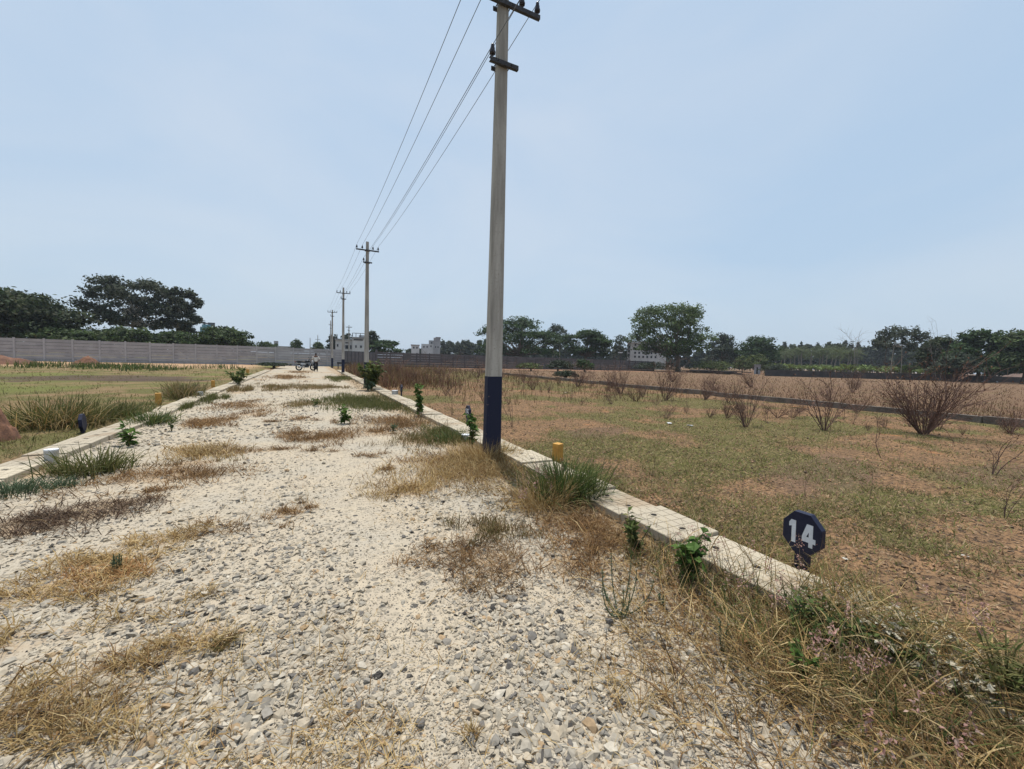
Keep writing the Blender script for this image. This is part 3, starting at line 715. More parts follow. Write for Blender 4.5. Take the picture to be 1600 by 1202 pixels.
leafy_plant('milkweed_bush', 'pale grey green leaf rosette at the foot of the dark bush', 'plant', 576, 612, .5, .6, .2, .13, 6, 10, 'B')
# white leaved herb and dark herbs on the near verge
t = leafy_plant('white_herb', 'herb with papery white bracts sprawling over the slabs at lower right', 'plant', 1430, 1040, .2, .7, .03, .026, 40, 26, 'w', z=0.02)
leafy_plant('white_herb', 'smaller white bracted herb patch further along the slab edge', 'plant', 1345, 955, .13, .4, .026, .022, 18, 18, 'w', z=0.03)
leafy_plant('white_herb', 'white bracted herb patch nearest the right edge', 'plant', 1510, 1100, .18, .4, .03, .026, 16, 16, 'w', z=0.02)
leafy_plant('dark_herb', 'dark green bushy herb tangle in front of the number sign', 'plant', 1290, 1005, .2, .55, .045, .02, 34, 22, 'G', z=0.02)
leafy_plant('dark_herb', 'dark green herb tangle beside the white bracted herb', 'plant', 1385, 1035, .19, .5, .045, .02, 26, 20, 'G', z=0.02)
leafy_plant('dark_herb', 'green grassy herb at the lower right corner', 'plant', 1570, 1110, .3, .4, .08, .012, 20, 20, 'g', z=0.02)
def spurge(label, px, py, H, n, spread):
    c = gp(px, py); t = thing('spurge_plant', label, 'plant', (c[0], c[1], float(rz(c[0], c[1])))); ms = MB(); ml = MB()
    for i in range(n):
        a = i * 6.28 / n + rng.normal(0, .3); s_ = spread * (0.35 + .65 * rng.random()); tt = np.linspace(0, 1, 7)
        pts = np.stack([math.cos(a) * s_ * (1 - (1 - tt) ** 1.8), math.sin(a) * s_ * (1 - (1 - tt) ** 1.8), H * (0.6 + .4 * rng.random()) * tt ** 1.5], 1)
        ms.tube(pts, np.linspace(.0045, .002, 7), 5, (0.13, 0.16, 0.09))
        k = 46; u = rng.random(k); P = np.stack([np.interp(u, tt, pts[:, j]) for j in range(3)], 1)
        leaves(ml, P, dir_cone(k, 1, .8), 0.018, 0.006, pal('B', k))
    ms.build('stem', VEG, t); ml.build('foliage', VEG, t); return t
spurge('grey green spurge with curved upright stems on the gravel edge', 968, 965, .34, 9, .2)
spurge('single leaning grey green spurge stem in the straw', 1130, 1020, .2, 2, .05)
spurge('tiny grey green sprig beside the curved spurge', 1034, 952, .1, 3, .03)
spurge('small dark sprig alone on the gravel at left', 183, 895, .13, 8, .05)

# ------------------------------------------------------------------ power poles
g = NG('pole_concrete'); p = g.pos(); s_ = g.sep(p)
mp = g.n('Mapping'); g.put(mp.inputs[0], p); mp.inputs['Scale'].default_value = (9, 9, 0.9)
nA = g.noise(mp.outputs[0], 1.0, 5); nB = g.noise(p, 40, 4)
cc = g.mix(g.mr(nA, 0.3, 0.7), (0.45, 0.415, 0.37), (0.24, 0.22, 0.195)); cc = g.mix(g.mr(nB, 0.55, 0.75), cc, (0.26, 0.235, 0.2))
g.col(cc, 0.9); g.bump(nB, 0.4, 0.004); POLE = g.m
g = NG('navy_paint'); p = g.pos(); nA = g.noise(p, 14, 5); nB = g.noise(p, 70, 3)
g.col(g.mix(g.mr(nA, 0.66, 0.72), g.mix(nB, (0.009, 0.012, 0.032), (0.014, 0.018, 0.043)), (0.13, 0.09, 0.085)), 0.62); g.bump(nB, 0.2, 0.003)
zz_ = g.sep(p)[2]; lk = g.b.inputs['Base Color'].links[0].from_socket; mud = g.mr(g.math('ADD', zz_, g.math('MULTIPLY', nA, 0.5)), 0.62, 0.2); g.put(g.b.inputs['Base Color'], g.mix(g.math('MULTIPLY', mud, 0.6), lk, (0.2, 0.14, 0.09))); NAVY = g.m
STEEL = simple('weathered_steel', (0.06, 0.062, 0.07), (0.035, 0.033, 0.035), 20, 0.7)
PORC = simple('dark_porcelain', (0.035, 0.032, 0.04), None, 8, 0.45)
WIRE = simple('aluminium_wire', (0.13, 0.135, 0.15), None, 5, 0.6)
def prism(m, w0, d0, w1, d1, z0, z1, ch=0.22, n=1, col=None):
    """chamfered rectangular shaft"""
    rings = []
    for k in range(n + 1):
        t = k / n; w_, d_ = (w0 + (w1 - w0) * t) / 2, (d0 + (d1 - d0) * t) / 2; c = ch * min(w_, d_); z = z0 + (z1 - z0) * t
        rings.append([(w_ - c, -d_, z), (w_, -d_ + c, z), (w_, d_ - c, z), (w_ - c, d_, z), (-w_ + c, d_, z), (-w_, d_ - c, z), (-w_, -d_ + c, z), (-w_ + c, -d_, z)])
    v = np.array(rings).reshape(-1, 3); f = []
    for i in range(n):
        for k in range(8):
            a = i * 8 + k; b = i * 8 + (k + 1) % 8; f += [(a, b, b + 8), (a, b + 8, a + 8)]
    for k in range(1, 7): f += [(0, k + 1, k), (n * 8, n * 8 + k, n * 8 + k + 1)]
    m.add(v, f, col)
INS = MB(); INS.tube([(0, 0, -0.02), (0, 0, 0.05)], 0.009, 6); INS.lathe([(0.02, 0.03), (0.052, 0.035), (0.055, 0.06), (0.04, 0.10), (0.042, 0.115), (0.03, 0.15), (0.032, 0.165), (0.02, 0.185), (0.0, 0.19)], 10)
INS = INS.mesh('insulator', True); INS.materials.append(PORC)
ARM = 0.55
INS_X = (-0.51, -0.25, 0.26, 0.51)
def power_pole(label, x, y, H, arm_z, low_z, lean=0.0, painted=True, group='poles of the power line', yaw=0.0, arms=True):
    t = thing('power_pole', label, 'power pole', (x, y, float(surf(np.array([x]), np.array([y]))[0])), yaw, group)
    t.rotation_euler = (0, lean, yaw)
    W0, D0, W1, D1 = 0.25, 0.15, 0.135, 0.11
    def at_z(z): k = z / H; return W0 + (W1 - W0) * k, D0 + (D1 - D0) * k
    m = MB(); zc_ = 1.24 if painted else -0.2; a, b = at_z(max(zc_, 0)); prism(m, a, b, W1, D1, zc_, H, n=6); m.build('shaft', POLE, t)
    if painted:
        m = MB(); prism(m, W0 + .004, D0 + .004, a + .004, b + .004, -0.25, 1.25, n=3); m.build('painted_base', NAVY, t)
    if not arms: return t
    for nm, z, half, ixs in (('crossarm', arm_z, ARM, INS_X), ('short_crossarm', low_z, 0.22, (-0.18,))):
        wz, dz = at_z(z); m = MB(); yy = -dz / 2 - 0.03
        m.box(0, yy - 0.022, z, 2 * half, 0.006, 0.06); m.box(0, yy + 0.003, z + 0.027, 2 * half, 0.044, 0.006); m.box(0, yy + 0.003, z - 0.027, 2 * half, 0.044, 0.006)
        ar = m.build(nm, STEEL, t)
        m = MB(); m.box(0, dz / 2 + 0.012, z, wz + 0.10, 0.012, 0.06)
        for sx in (-1, 1): m.tube([(sx * (wz / 2 + 0.025), -dz / 2 - 0.08, z), (sx * (wz / 2 + 0.025), dz / 2 + 0.04, z)], 0.008, 6)
        m.build('clamp', STEEL, t)
        for ix in ixs:
            link('insulator', INS, ar, (ix, yy, z + 0.045)).scale = (.8, .8, .9)
    return t
LINE = [  # x, y, H, arm height, lower arm height, lean
 (2.5, -10.6, 7.2, 6.8, 6.2, 0.0, 'power pole behind the viewer, last before the frame'),
 (2.5, 5.7, 7.0, 6.5, 5.68, 0.0, 'tall nearest concrete power pole with a navy painted foot'),
 (2.72, 22.4, 7.3, 6.86, 6.26, 0.0, 'second concrete power pole, standing behind the dark bush'),
 (2.75, 38.3, 7.31, 6.83, 6.35, 0.0, 'third power pole, navy foot, at the end of the slab path'),
 (2.78, 56.2, 7.17, 6.86, 6.39, 0.0, 'fourth power pole, just before the boundary wall')]
for x, y, H, az, lz, ln, lb in LINE[1:]:
    power_pole(lb, x, y, H, az, lz, ln)
power_pole('power pole beyond the boundary wall in front of the white house', *column(545, 84), 7.2, 6.8, 6.2, 0, False, 'poles beyond the wall')
power_pole('slim pole beyond the wall, immediately left of the fourth power pole', *column(516.5, 92), 8.5, 7.6, 6.9, 0, False, 'poles beyond the wall', 0.7)
power_pole('distant pole with arms beyond the wall above the motorcycle', *column(496.5, 120), 6.8, 5.6, 4.9, 0, False, 'poles beyond the wall')
power_pole('distant bare pole beyond the wall, leftmost of the poles', *column(484.5, 120), 6.0, 5, 4, 0, False, 'poles beyond the wall', 0, False)
power_pole('thin pole beyond the dark wall right of the second pole', *column(599, 105), 5.6, 5, 4, 0, False, 'poles beyond the wall', 0, False)
# five conductors, sagging between insulators
def wire(label, pts):
    m = MB(); path = []
    for a, b in zip(pts[:-1], pts[1:]):
        a = np.array(a); b = np.array(b); tt = np.linspace(0, 1, 15)[:-1]
        sag = 0.16 * (np.linalg.norm(b - a) / 16) ** 2
        path += [a + (b - a) * u - [0, 0, 4 * sag * u * (1 - u)] for u in tt]
    path.append(np.array(pts[-1]))
    m.tube(np.array(path), 0.0052, 5); tag(m.build('power_wire', WIRE, None, True), label, 'wire', 'wires of the power line')
names = ['outermost left wire on the long crossarms', 'inner left wire on the long crossarms', 'inner right wire on the long crossarms', 'outermost right wire on the long crossarms']
for ix, nm in zip(INS_X, names):
    wire(nm, [(x + ix, y - 0.11, az + 0.21) for x, y, H, az, lz, ln, lb in LINE])
wire('single lower wire on the short crossarms', [(x - 0.18, y - 0.11, lz + 0.21) for x, y, H, az, lz, ln, lb in LINE])

# ------------------------------------------------------------------ plot signs, posts, pipe stubs
WHITE = simple('white_paint', (0.66, 0.68, 0.72), (0.55, 0.57, 0.6), 12, 0.6)
SIGNBLUE = simple('sign_navy_paint', (0.009, 0.011, 0.03), (0.015, 0.018, 0.042), 9, 0.5, 0.1)
DIG = {'1': [[(.30, 1), (.62, 1), (.62, 0), (.34, 0), (.34, .72), (.16, .68), (.16, .86)]],
       '4': [[(.34, 1), (.74, 1), (.74, .42), (.92, .42), (.92, .2), (.74, .2), (.74, 0), (.48, 0), (.48, .2), (.04, .2), (.04, .42)]],
       '5': [[(.12, 1), (.86, 1), (.86, .8), (.38, .8), (.37, .66), (.66, .66), (.9, .52), (.9, .16), (.7, 0), (.1, 0), (.1, .2), (.58, .2), (.64, .26), (.64, .4), (.56, .46), (.1, .46)]]}
def poly_plate(pts, depth):
    import bmesh
    bm = bmesh.new(); vs_ = [bm.verts.new((x, 0, z)) for x, z in pts]; fc = bm.faces.new(vs_)
    r_ = bmesh.ops.extrude_face_region(bm, geom=[fc]); bmesh.ops.translate(bm, verts=[e for e in r_['geom'] if isinstance(e, bmesh.types.BMVert)], vec=(0, -depth, 0))
    bmesh.ops.triangulate(bm, faces=bm.faces[:]); bmesh.ops.recalc_face_normals(bm, faces=bm.faces[:])
    me = bpy.data.meshes.new('plate'); bm.to_mesh(me); bm.free(); return me
def plot_sign(label, x, y, face, digits, z0=0.05, lean=0.0):
    """octagonal block on a short post; face = rotation about z of the lettered side (0 looks to -y)"""
    t = thing('plot_sign', label, 'sign', (x, y, z0), face, 'octagonal plot number signs'); t.rotation_euler = (lean, 0, face); t.scale = (.9, .9, .93)
    r_ = 0.165; zc_ = 0.30
    oc = [(r_ * math.cos(math.pi / 8 + k * math.pi / 4) * .94, zc_ + r_ * math.sin(math.pi / 8 + k * math.pi / 4) * 1.05) for k in range(8)]
    me = poly_plate(oc, 0.055); me.materials.append(SIGNBLUE); o = link('board', me, t, (0, 0.0275, 0)); beveled(o, 0.004)
    m = MB(); m.box(0, 0.002, 0.05, 0.10, 0.045, 0.30); m.build('post', SIGNBLUE, t)
    tot = len(digits); wd, hd = 0.112, 0.175
    for i, ch in enumerate(digits):
        for pl_ in DIG[ch]:
            me = poly_plate([(-tot * wd / 2 + i * wd + px_ * wd, zc_ - hd / 2 + pz * hd) for px_, pz in pl_], 0.002); me.materials.append(WHITE)
            link('numeral', me, t, (0, -0.0278, 0))
        if ch == '4':
            me = poly_plate([(-tot * wd / 2 + i * wd + px_ * wd, zc_ - hd / 2 + pz * hd) for px_, pz in ((.48, .44), (.48, .66), (.33, .44))], 0.0012); me.materials.append(SIGNBLUE)
            link('counter', me, t, (0, -0.0292, 0))
    return t
plot_sign('navy octagonal plot sign reading 14 beside the slab path', 3.2, 1.68, -math.pi / 2, '14', 0.05, 0.04)
plot_sign('navy plot sign reading 15 seen nearly edge on, left of the navy pole', 3.22, 8.7, -math.pi / 2, '15', 0.05)
plot_sign('distant navy plot sign right of the dark leafy bush', 3.25, 16.2, -math.pi / 2, '', 0.04)
plot_sign('navy plot sign half buried in tall grass beyond the left path', -3.5, 9.75, math.pi / 2 + 0.12, '', -0.06, -0.05)
YEL = simple('yellow_paint', (0.52, 0.28, 0.06), (0.38, 0.19, 0.04), 10, 0.6, 0.15)
def yellow_post(label, x, y, h, w_, rz0):
    m = MB(); prism(m, w_, w_, w_ * .97, w_ * .97, -0.1, h, 0.12); o = m.build('marker_post', YEL, None, loc=(x, y, 0.04)); o.rotation_euler = (0.02, -0.02, rz0)
    tag(beveled(o, 0.006), label, 'marker post', 'yellow boundary posts')
yellow_post('stout yellow marker post beside the right slab path', 3.28, 5.08, .28, .12, .35)
yellow_post('yellow marker post beside the left slab path', -3.62, 14.3, .32, .135, .3)
yellow_post('far yellow marker post at the left path, past the dark weeds', -3.5, 20.9, .3, .12, .3)
yellow_post('farthest yellow marker post near the end of the left path', -3.6, 33, .4, .16, .3)
PVC = simple('pipe_plastic', (0.42, 0.42, 0.41), (0.30, 0.27, 0.22), 7, 0.6)
PVCW = simple('pipe_rim_white', (0.72, 0.74, 0.78), None, 9, 0.5)
def pipe_stub(label, px, py, r_, h):
    c = gp(px, py); t = thing('pipe_stub', label, 'pipe', (c[0], c[1], 0.0), 0, 'pipe stubs by the slab paths')
    m = MB(); m.lathe([(r_ * .999, -0.1), (r_, h), (r_ * .86, h), (r_ * .86, h - 0.02), (0.0, h - 0.021)], 18); m.build('tube', PVC, t, True).data.shade_flat()
    m = MB(); m.lathe([(r_ * 1.02, h - 0.012), (r_ * 1.02, h + 0.003), (r_ * .2, h + 0.006), (0, h + 0.006)], 18); m.build('cap', PVCW, t)
pipe_stub('grey pipe stub with a white cap on the gravel by the left path', 81, 727, .068, .205)
pipe_stub('short white capped pipe in green grass left of the navy pole', 727, 690, .075, .13)
pipe_stub('small dark capped pipe beside the right path near the distant sign', 617, 620, .12, .24)
pipe_stub('small capped pipe by the left path past the first yellow post', 312, 622, .1, .2)

# ------------------------------------------------------------------ boundary walls of precast planks
def plank_wall(name, label, ax, ay, bx, by, H, n_pl, matp, matpost, bay=2.1):
    L = math.hypot(bx - ax, by - ay); nb = max(1, round(L / bay)); bl = L / nb; ang = math.atan2(by - ay, bx - ax)
    t = thing(name, label, 'wall', (ax, ay, -0.03), ang)
    ph = H / n_pl
    m = MB(); m.box(0, 0, 0, bl - 0.12, 0.045, ph - 0.03); pm = m.mesh('plank'); pm.materials.append(matp)
    m = MB(); prism(m, .15, .16, .15, .16, -0.2, H + 0.06, .15); po = m.mesh('post'); po.materials.append(matpost)
    for i in range(nb + 1):
        link('post', po, t, (i * bl, 0, 0))
    for i in range(nb):
        dz = rng.normal(0, 0.012)
        for k in range(n_pl):
            o = link('plank', pm, t, ((i + .5) * bl, rng.normal(0, 0.009), ph * (k + .5) + dz)); o.rotation_euler = (0.05 + rng.normal(0, 0.02), 0, 0)
    return t
def wall_mat(name, c1, c2):
    g = NG(name); p = g.pos(); oi = g.n('ObjectInfo').outputs['Random']; wp = g.n('NewGeometry').outputs['Position']
    n = g.noise(wp, 1.4, 5); n2 = g.noise(wp, 12, 4)
    c = g.mix(g.mr(n, .3, .7), c1, c2); c = g.mix(g.math('MULTIPLY', oi, .35), c, tuple(x * .62 for x in c2)); c = g.mix(g.mr(n2, .55, .8), c, tuple(x * .6 for x in c2))
    g.col(c, .9); return g.m
WL = wall_mat('pale_precast', (0.37, 0.365, 0.375), (0.30, 0.295, 0.305)); WLP = wall_mat('pale_precast_post', (0.40, 0.395, 0.405), (0.33, 0.325, 0.335))
WD = wall_mat('dark_precast', (0.13, 0.12, 0.125), (0.095, 0.088, 0.09)); WDP = wall_mat('dark_precast_post', (0.115, 0.105, 0.11), (0.08, 0.075, 0.08))
plank_wall('boundary_wall', 'pale grey precast plank wall closing the end of the road on the left', -52, 57.5, 4.6, 64.6, 2.45, 7, WL, WLP)
plank_wall('boundary_wall', 'dark grey precast plank wall running behind the right plots', 9.3, 65.2, 72, 72, 2.3, 6, WD, WDP)
# gate between the two walls
t = thing('gate', 'dark sheet metal gate between the pale and the dark wall', 'gate', (4.75, 64.8, 0))
GT = simple('gate_metal', (0.10, 0.10, 0.11), (0.14, 0.13, 0.13), 2, .6)
for i in range(9):
    m = MB(); m.box(0.27 + i * .5, 0, 1.15, .46, .03, 2.0); m.build('panel', GT, t)
for i in range(10):
    m = MB(); m.box(0.02 + i * .5, -0.03, 1.15, .05, .06, 2.15); m.build('bar', STEEL, t)
for z in (.12, 1.15, 2.2):
    m = MB(); m.box(2.27, 0.035, z, 4.5, .05, .08); m.build('rail', STEEL, t)
for x in (-0.12, 4.5):
    m = MB(); prism(m, .3, .3, .3, .3, -.2, 2.6, .1); o = m.build('gate_pillar', WD, t, loc=(x, 0, 0))
# low wall edging the right plots
m = MB()
LOWM = simple('low_wall_concrete', (0.2, 0.17, 0.14), (0.10, 0.085, 0.072), 3, .95, .3)
par = thing('low_wall', 'low concrete kerb wall crossing the right field', 'wall', (17.9, -6, 0.0))
for i in range(28):
    m = MB(); m.box(0, 0.9, 0.05, .2, 1.78, .42); o = m.build('wall_section', LOWM, par, loc=(rng.normal(0, .02), i * 1.8, rng.normal(0, .015))); o.rotation_euler = (rng.normal(0, .006), 0, rng.normal(0, .01)); beveled(o, .015)
# dark wall at the far side of the stubble field
a = gp(1195, 588); b = gp(1620, 600); d_ = (b - a) / np.linalg.norm(b - a)
par = thing('field_wall', 'long low dark stone wall on the far side of the stubble field', 'wall', (a[0], a[1], 0), math.atan2(d_[1], d_[0])); L = np.linalg.norm(b - a) + 30
DKW = simple('dark_wall_stone', (0.075, 0.068, 0.065), (0.045, 0.042, 0.043), .8, .95)
nseg = int(L / 6)
for i in range(nseg):
    m = MB(); m.box(3, 0, .55, 5.95, .35, 1.25); o = m.build('wall_section', DKW, par, loc=(i * 6, 0, rng.normal(0, .05)))

# ------------------------------------------------------------------ trees
TP = {'mango': [(0.035, 0.055, 0.02), (0.05, 0.07, 0.026), (0.025, 0.04, 0.016), (0.06, 0.065, 0.03)],
      'euc': [(0.05, 0.065, 0.038), (0.065, 0.08, 0.048), (0.038, 0.05, 0.03), (0.075, 0.08, 0.05)],
      'rain': [(0.04, 0.075, 0.022), (0.05, 0.09, 0.026), (0.03, 0.055, 0.018)],
      'hedge': [(0.05, 0.085, 0.026), (0.07, 0.105, 0.034), (0.035, 0.055, 0.02), (0.085, 0.11, 0.04)],
      'ficus': [(0.075, 0.12, 0.034), (0.10, 0.145, 0.044), (0.055, 0.085, 0.028), (0.12, 0.155, 0.058)],
      'wood': [(0.045, 0.06, 0.036), (0.055, 0.07, 0.042), (0.038, 0.05, 0.032)],
      'lime': [(0.10, 0.13, 0.045), (0.13, 0.155, 0.055), (0.075, 0.10, 0.035)]}
def crown(mb, lobes, n, leaf, palette, up=0.6, sub=14, asp=1.7):
    a = np.array(TP[palette]); vol = np.array([l[1][0] * l[1][1] + l[1][0] * l[1][2] for l in lobes]); vol = vol / vol.sum()
    for (c, r_), w_ in zip(lobes, vol):
        k = max(30, int(n * w_)); c = np.asarray(c, float); r_ = np.asarray(r_, float)
        q = rng.normal(0, 1, (sub, 3)); q /= np.linalg.norm(q, axis=1)[:, None]; q[:, 2] = np.where(q[:, 2] < -0.3, -q[:, 2] * .4, q[:, 2])
        q *= (0.55 + 0.5 * rng.random((sub, 1)))
        i = rng.integers(0, sub, k); d = q[i] + rng.normal(0, 0.2, (k, 3)); P = c + d * r_
        tone = (0.65 + 0.7 * rng.random((sub, 1)))[i]
        N_ = d / (np.linalg.norm(d, axis=1)[:, None] + 1e-6) * .6 + rng.normal(0, .55, (k, 3)) + [0, 0, up]; N_ /= np.linalg.norm(N_, axis=1)[:, None]
        U = np.cross(N_, rng.normal(0, 1, (k, 3))); U /= np.linalg.norm(U, axis=1)[:, None]; V_ = np.cross(N_, U)
        s_ = leaf * (0.6 + .8 * rng.random((k, 1)))
        vv = np.stack([P - U * s_ * asp * .5, P - V_ * s_ * .5, P + U * s_ * asp * .5, P + V_ * s_ * .5], 1)
        f = np.array([(0, 1, 2), (0, 2, 3)])[None] + (np.arange(k) * 4)[:, None, None]
        mb.add(vv.reshape(-1, 3), f.reshape(-1, 3), np.repeat(a[rng.integers(0, len(a), k)] * tone * 1.05, 4, 0))
def limb(mb, a, b, r0, r1, col, bend=0.12, sides=6):
    a = np.asarray(a, float); b = np.asarray(b, float); tt = np.linspace(0, 1, 6)[:, None]; L = np.linalg.norm(b - a)
    off = rng.normal(0, bend * L, 3) * [1, 1, .3]
    mb.tube(a + (b - a) * tt + off * (tt * (1 - tt)) * 2, np.linspace(r0, r1, 6), sides, col)
def tree(name, label, px, dist, x0, x1, ytop, ybot, kind, n, palette=None, leaf=None, group=None, trunks=1, cat='tree'):
    x, y = column(px, dist); u = mpp(x, y); W = (x1 - x0) * u; zt = zfor(x, y, ytop); zb = max(zfor(x, y, ybot), 0.3); off = ((x0 + x1) / 2 - px) * u
    t = thing(name, label, cat, (x, y, -0.05), rng.random() * 0.4 - 0.2 + 0.46 * 0, group)
    ex = np.array([0.897, -0.441]); Hc = zt - zb; cz = (zt + zb) / 2; lob = []; palette = palette or kind
    def P3(a, b, z): o = ex * (off + a) + np.array([0.441, 0.897]) * b; return np.array([o[0], o[1], z])
    bark = (0.13, 0.1, 0.075)
    if kind in ('mango', 'hedge', 'bush'):
        nl = 26 if kind != 'bush' else 11
        for i in range(nl):
            a = i * 2.4 + rng.normal(0, .3); v_ = (i + .5) / nl; rr = (0.13 if kind != 'bush' else .18) + .07 * rng.random()
            env = math.sqrt(max(0.0, 1 - v_ ** 2.2)); q = (0.5 - rr) * env * (.72 + .28 * rng.random())
            lob.append((P3(math.cos(a) * q * W, math.sin(a) * q * W, zb + Hc * (.12 + .8 * v_)), (rr * W, rr * W, rr * min(W, Hc * 1.5) * .8)))
        lob.append((P3(0, 0, cz - .1 * Hc), (.3 * W, .3 * W, .3 * Hc)))
    elif kind == 'rain':
        for i in range(26):
            a = rng.random() * 6.28; e = rng.random() ** .5; rr = .12 + .08 * rng.random()
            zz = zt - Hc * (0.08 + .42 * e ** 2 + .12 * rng.random())
            lob.append((P3(math.cos(a) * e * (.5 - rr * .8) * W, math.sin(a) * e * (.5 - rr * .8) * W, zz - .05 * Hc), (rr * W, rr * W, .11 * Hc)))
        for i in range(14):
            a = i * 2.4; q = .2 + .2 * rng.random(); lob.append((P3(math.cos(a) * q * W, math.sin(a) * q * W, zb + Hc * (.08 + .35 * rng.random())), (.14 * W, .14 * W, .15 * Hc)))
    elif kind == 'euc':
        for i in range(26):
            a = i * 2.4 + rng.normal(0, .4); v_ = (i + .5) / 26; rr = (.09 + .07 * rng.random())
            env = math.sin(math.pi * (0.12 + .8 * v_)) ** .6
            lob.append((P3(math.cos(a) * (.5 - rr) * W * env * rng.random() ** .4, math.sin(a) * .35 * W * env, zb + Hc * (.1 + .82 * v_)), (rr * W, rr * W, rr * W * 1.25)))
    elif kind == 'ficus':
        for i in range(46):
            a = i * 2.4 + rng.normal(0, .4); e = rng.random() ** .4; v_ = (i + .5) / 46; rr = .075 + .06 * rng.random()
            env = max(.25, math.sin(math.pi * (.10 + .78 * v_ ** .85)) ** .75)
            lob.append((P3(math.cos(a) * e * (.5 - rr) * W * env, math.sin(a) * e * .42 * W * env, zb + Hc * (.12 + .8 * v_)), (rr * W, rr * W, rr * W * .85)))
    ey = np.array([0.441, 0.897]); A = np.array([[np.dot(c[:2], ex) - off, np.dot(c[:2], ey), c[2]] for c, r_ in lob]); RR = np.array([r_ for c, r_ in lob])
    lo, hi = (A[:, 0] - RR[:, 0]).min(), (A[:, 0] + RR[:, 0]).max(); k_ = W / (hi - lo)
    A[:, 0] = (A[:, 0] - (lo + hi) / 2) * k_; A[:, 1] *= k_; zl, zh = (A[:, 2] - RR[:, 2]).min(), (A[:, 2] + RR[:, 2]).max(); kz = Hc / (zh - zl)
    A[:, 2] = zb + (A[:, 2] - zl) * kz; RR = RR * [k_, k_, kz]
    lob = [(P3(a_[0], a_[1], a_[2]), r_) for a_, r_ in zip(A, RR)]
    mt = MB(); r0 = max(.12, .022 * W + .012 * zt) * (.5 if kind == 'euc' else 1)
    if kind == 'euc' or palette == 'euc': r0 *= .6; bark = (0.38, 0.34, 0.28)
    for k in range(trunks):
        base = P3((k - (trunks - 1) / 2) * W * .25, rng.normal(0, .03) * W, 0) if trunks > 1 else np.zeros(3)
        hub = base * .8 + P3(0, 0, 0) * .2; hub[2] = zb + (.25 if kind != 'rain' else .1) * Hc if kind != 'ficus' else zb + .12 * Hc
        limb(mt, base, hub, r0, r0 * .65, bark, .04, 8)
        if k == 0:
            limb(mt, base - [0, 0, .3], base + [0, 0, .6], r0 * 1.5, r0 * 1.0, bark, 0, 8)
        for (c, r_) in lob[k::trunks]: limb(mt, hub, np.asarray(c), r0 * .32, r0 * .06, bark, .1, 4)
    mt.build('trunk', BARK, t, True)
    ml = MB(); crown(ml, lob, int(n * 1.7), (leaf or 0.35) * .75, palette, up=.9 if kind == 'rain' else .5); ml.build('crown', VEG, t)
    return t
tree('mango_tree', 'broad very dark tree filling the left edge behind the pale wall', 5, 82, -110, 118, 446, 540, 'mango', 13000, leaf=.36)
tree('eucalyptus_tree', 'tall airy eucalyptus with pale stems behind the pale wall', 208, 92, 153, 264, 433, 520, 'ficus', 7500, 'euc', leaf=.34, trunks=3)
tree('eucalyptus_tree', 'narrower eucalyptus right of the tall airy one', 288, 94, 257, 314, 451, 524, 'ficus', 5000, 'euc', leaf=.34, trunks=2)
tree('hedge_tree', 'low bright green bushy tree behind the wall under the dark tree', 105, 76, 56, 165, 512, 545, 'hedge', 3600, leaf=.3)
tree('hedge_tree', 'low dark bushy tree behind the wall below the tall eucalyptus', 205, 77, 150, 255, 511, 545, 'hedge', 3600, leaf=.3)
tree('hedge_tree', 'low bushy tree behind the wall below the narrower eucalyptus', 275, 76, 235, 322, 516, 545, 'hedge', 2800, leaf=.3)
tree('hedge_tree', 'rounded dark green tree sloping down right at the end of the hedge', 350, 76, 306, 396, 509, 548, 'hedge', 3800, leaf=.3)
tree('hedge_tree', 'small green bushes behind the wall right of the rounded dark tree', 420, 110, 398, 434, 533, 552, 'bush', 1200, 'hedge', leaf=.3, cat='bush')
tree('small_tree', 'small round tree behind the wall left of the bare pole', 466, 120, 452, 474, 530, 553, 'bush', 1100, 'hedge', leaf=.3)
tree('small_tree', 'small tree behind the wall around the distant armed pole', 499, 115, 486, 509, 534, 553, 'bush', 1000, 'hedge', leaf=.3)
tree('small_tree', 'dark tree left of the white house', 521, 110, 510, 531, 523, 556, 'bush', 1300, 'wood', leaf=.35)
tree('small_tree', 'dark tree top showing above the white house', 546, 125, 531, 556, 521, 545, 'bush', 900, 'wood', leaf=.35)
tree('small_tree', 'dark feathery tree right of the white house behind the second pole', 583, 112, 566, 596, 516, 556, 'mango', 1800, 'wood', leaf=.35)
tree('rain_tree', 'spreading green tree behind the dark wall right of the second pole', 604, 105, 576, 634, 531, 556, 'rain', 2400, leaf=.35)
tree('rain_tree', 'huge dark umbrella crowned tree right behind the navy footed pole', 812, 112, 744, 884, 496, 562, 'rain', 9000, leaf=.42)
tree('rain_tree', 'smaller dark umbrella crowned tree right of the huge one', 915, 108, 870, 958, 513, 562, 'rain', 5600, leaf=.4)
tree('tall_tree', 'dark ragged tree top between the two umbrella crowned trees', 868, 135, 848, 890, 505, 550, 'euc', 1800, 'wood', leaf=.4, trunks=2)
tree('slim_tree', 'thin pale tree between the umbrella tree and the white block', 969, 130, 955, 985, 522, 562, 'euc', 900, 'wood', leaf=.35)
tree('ficus_tree', 'large spreading green tree standing alone beside the stubble field', 1060, 104, 986, 1114, 473, 566, 'ficus', 10500, leaf=.36)
tree('roadside_tree', 'bluish green tree right behind the large lone tree', 1128, 150, 1100, 1152, 520, 572, 'mango', 2600, 'wood', leaf=.5)
tree('roadside_tree', 'round topped dark green tree left of the palms', 1184, 145, 1150, 1218, 524, 570, 'mango', 3600, 'rain', leaf=.45)
tree('young_tree', 'pale green rounded bush tree near the small white hut', 1185, 112, 1166, 1203, 552, 582, 'bush', 1600, 'lime', leaf=.3, cat='bush')
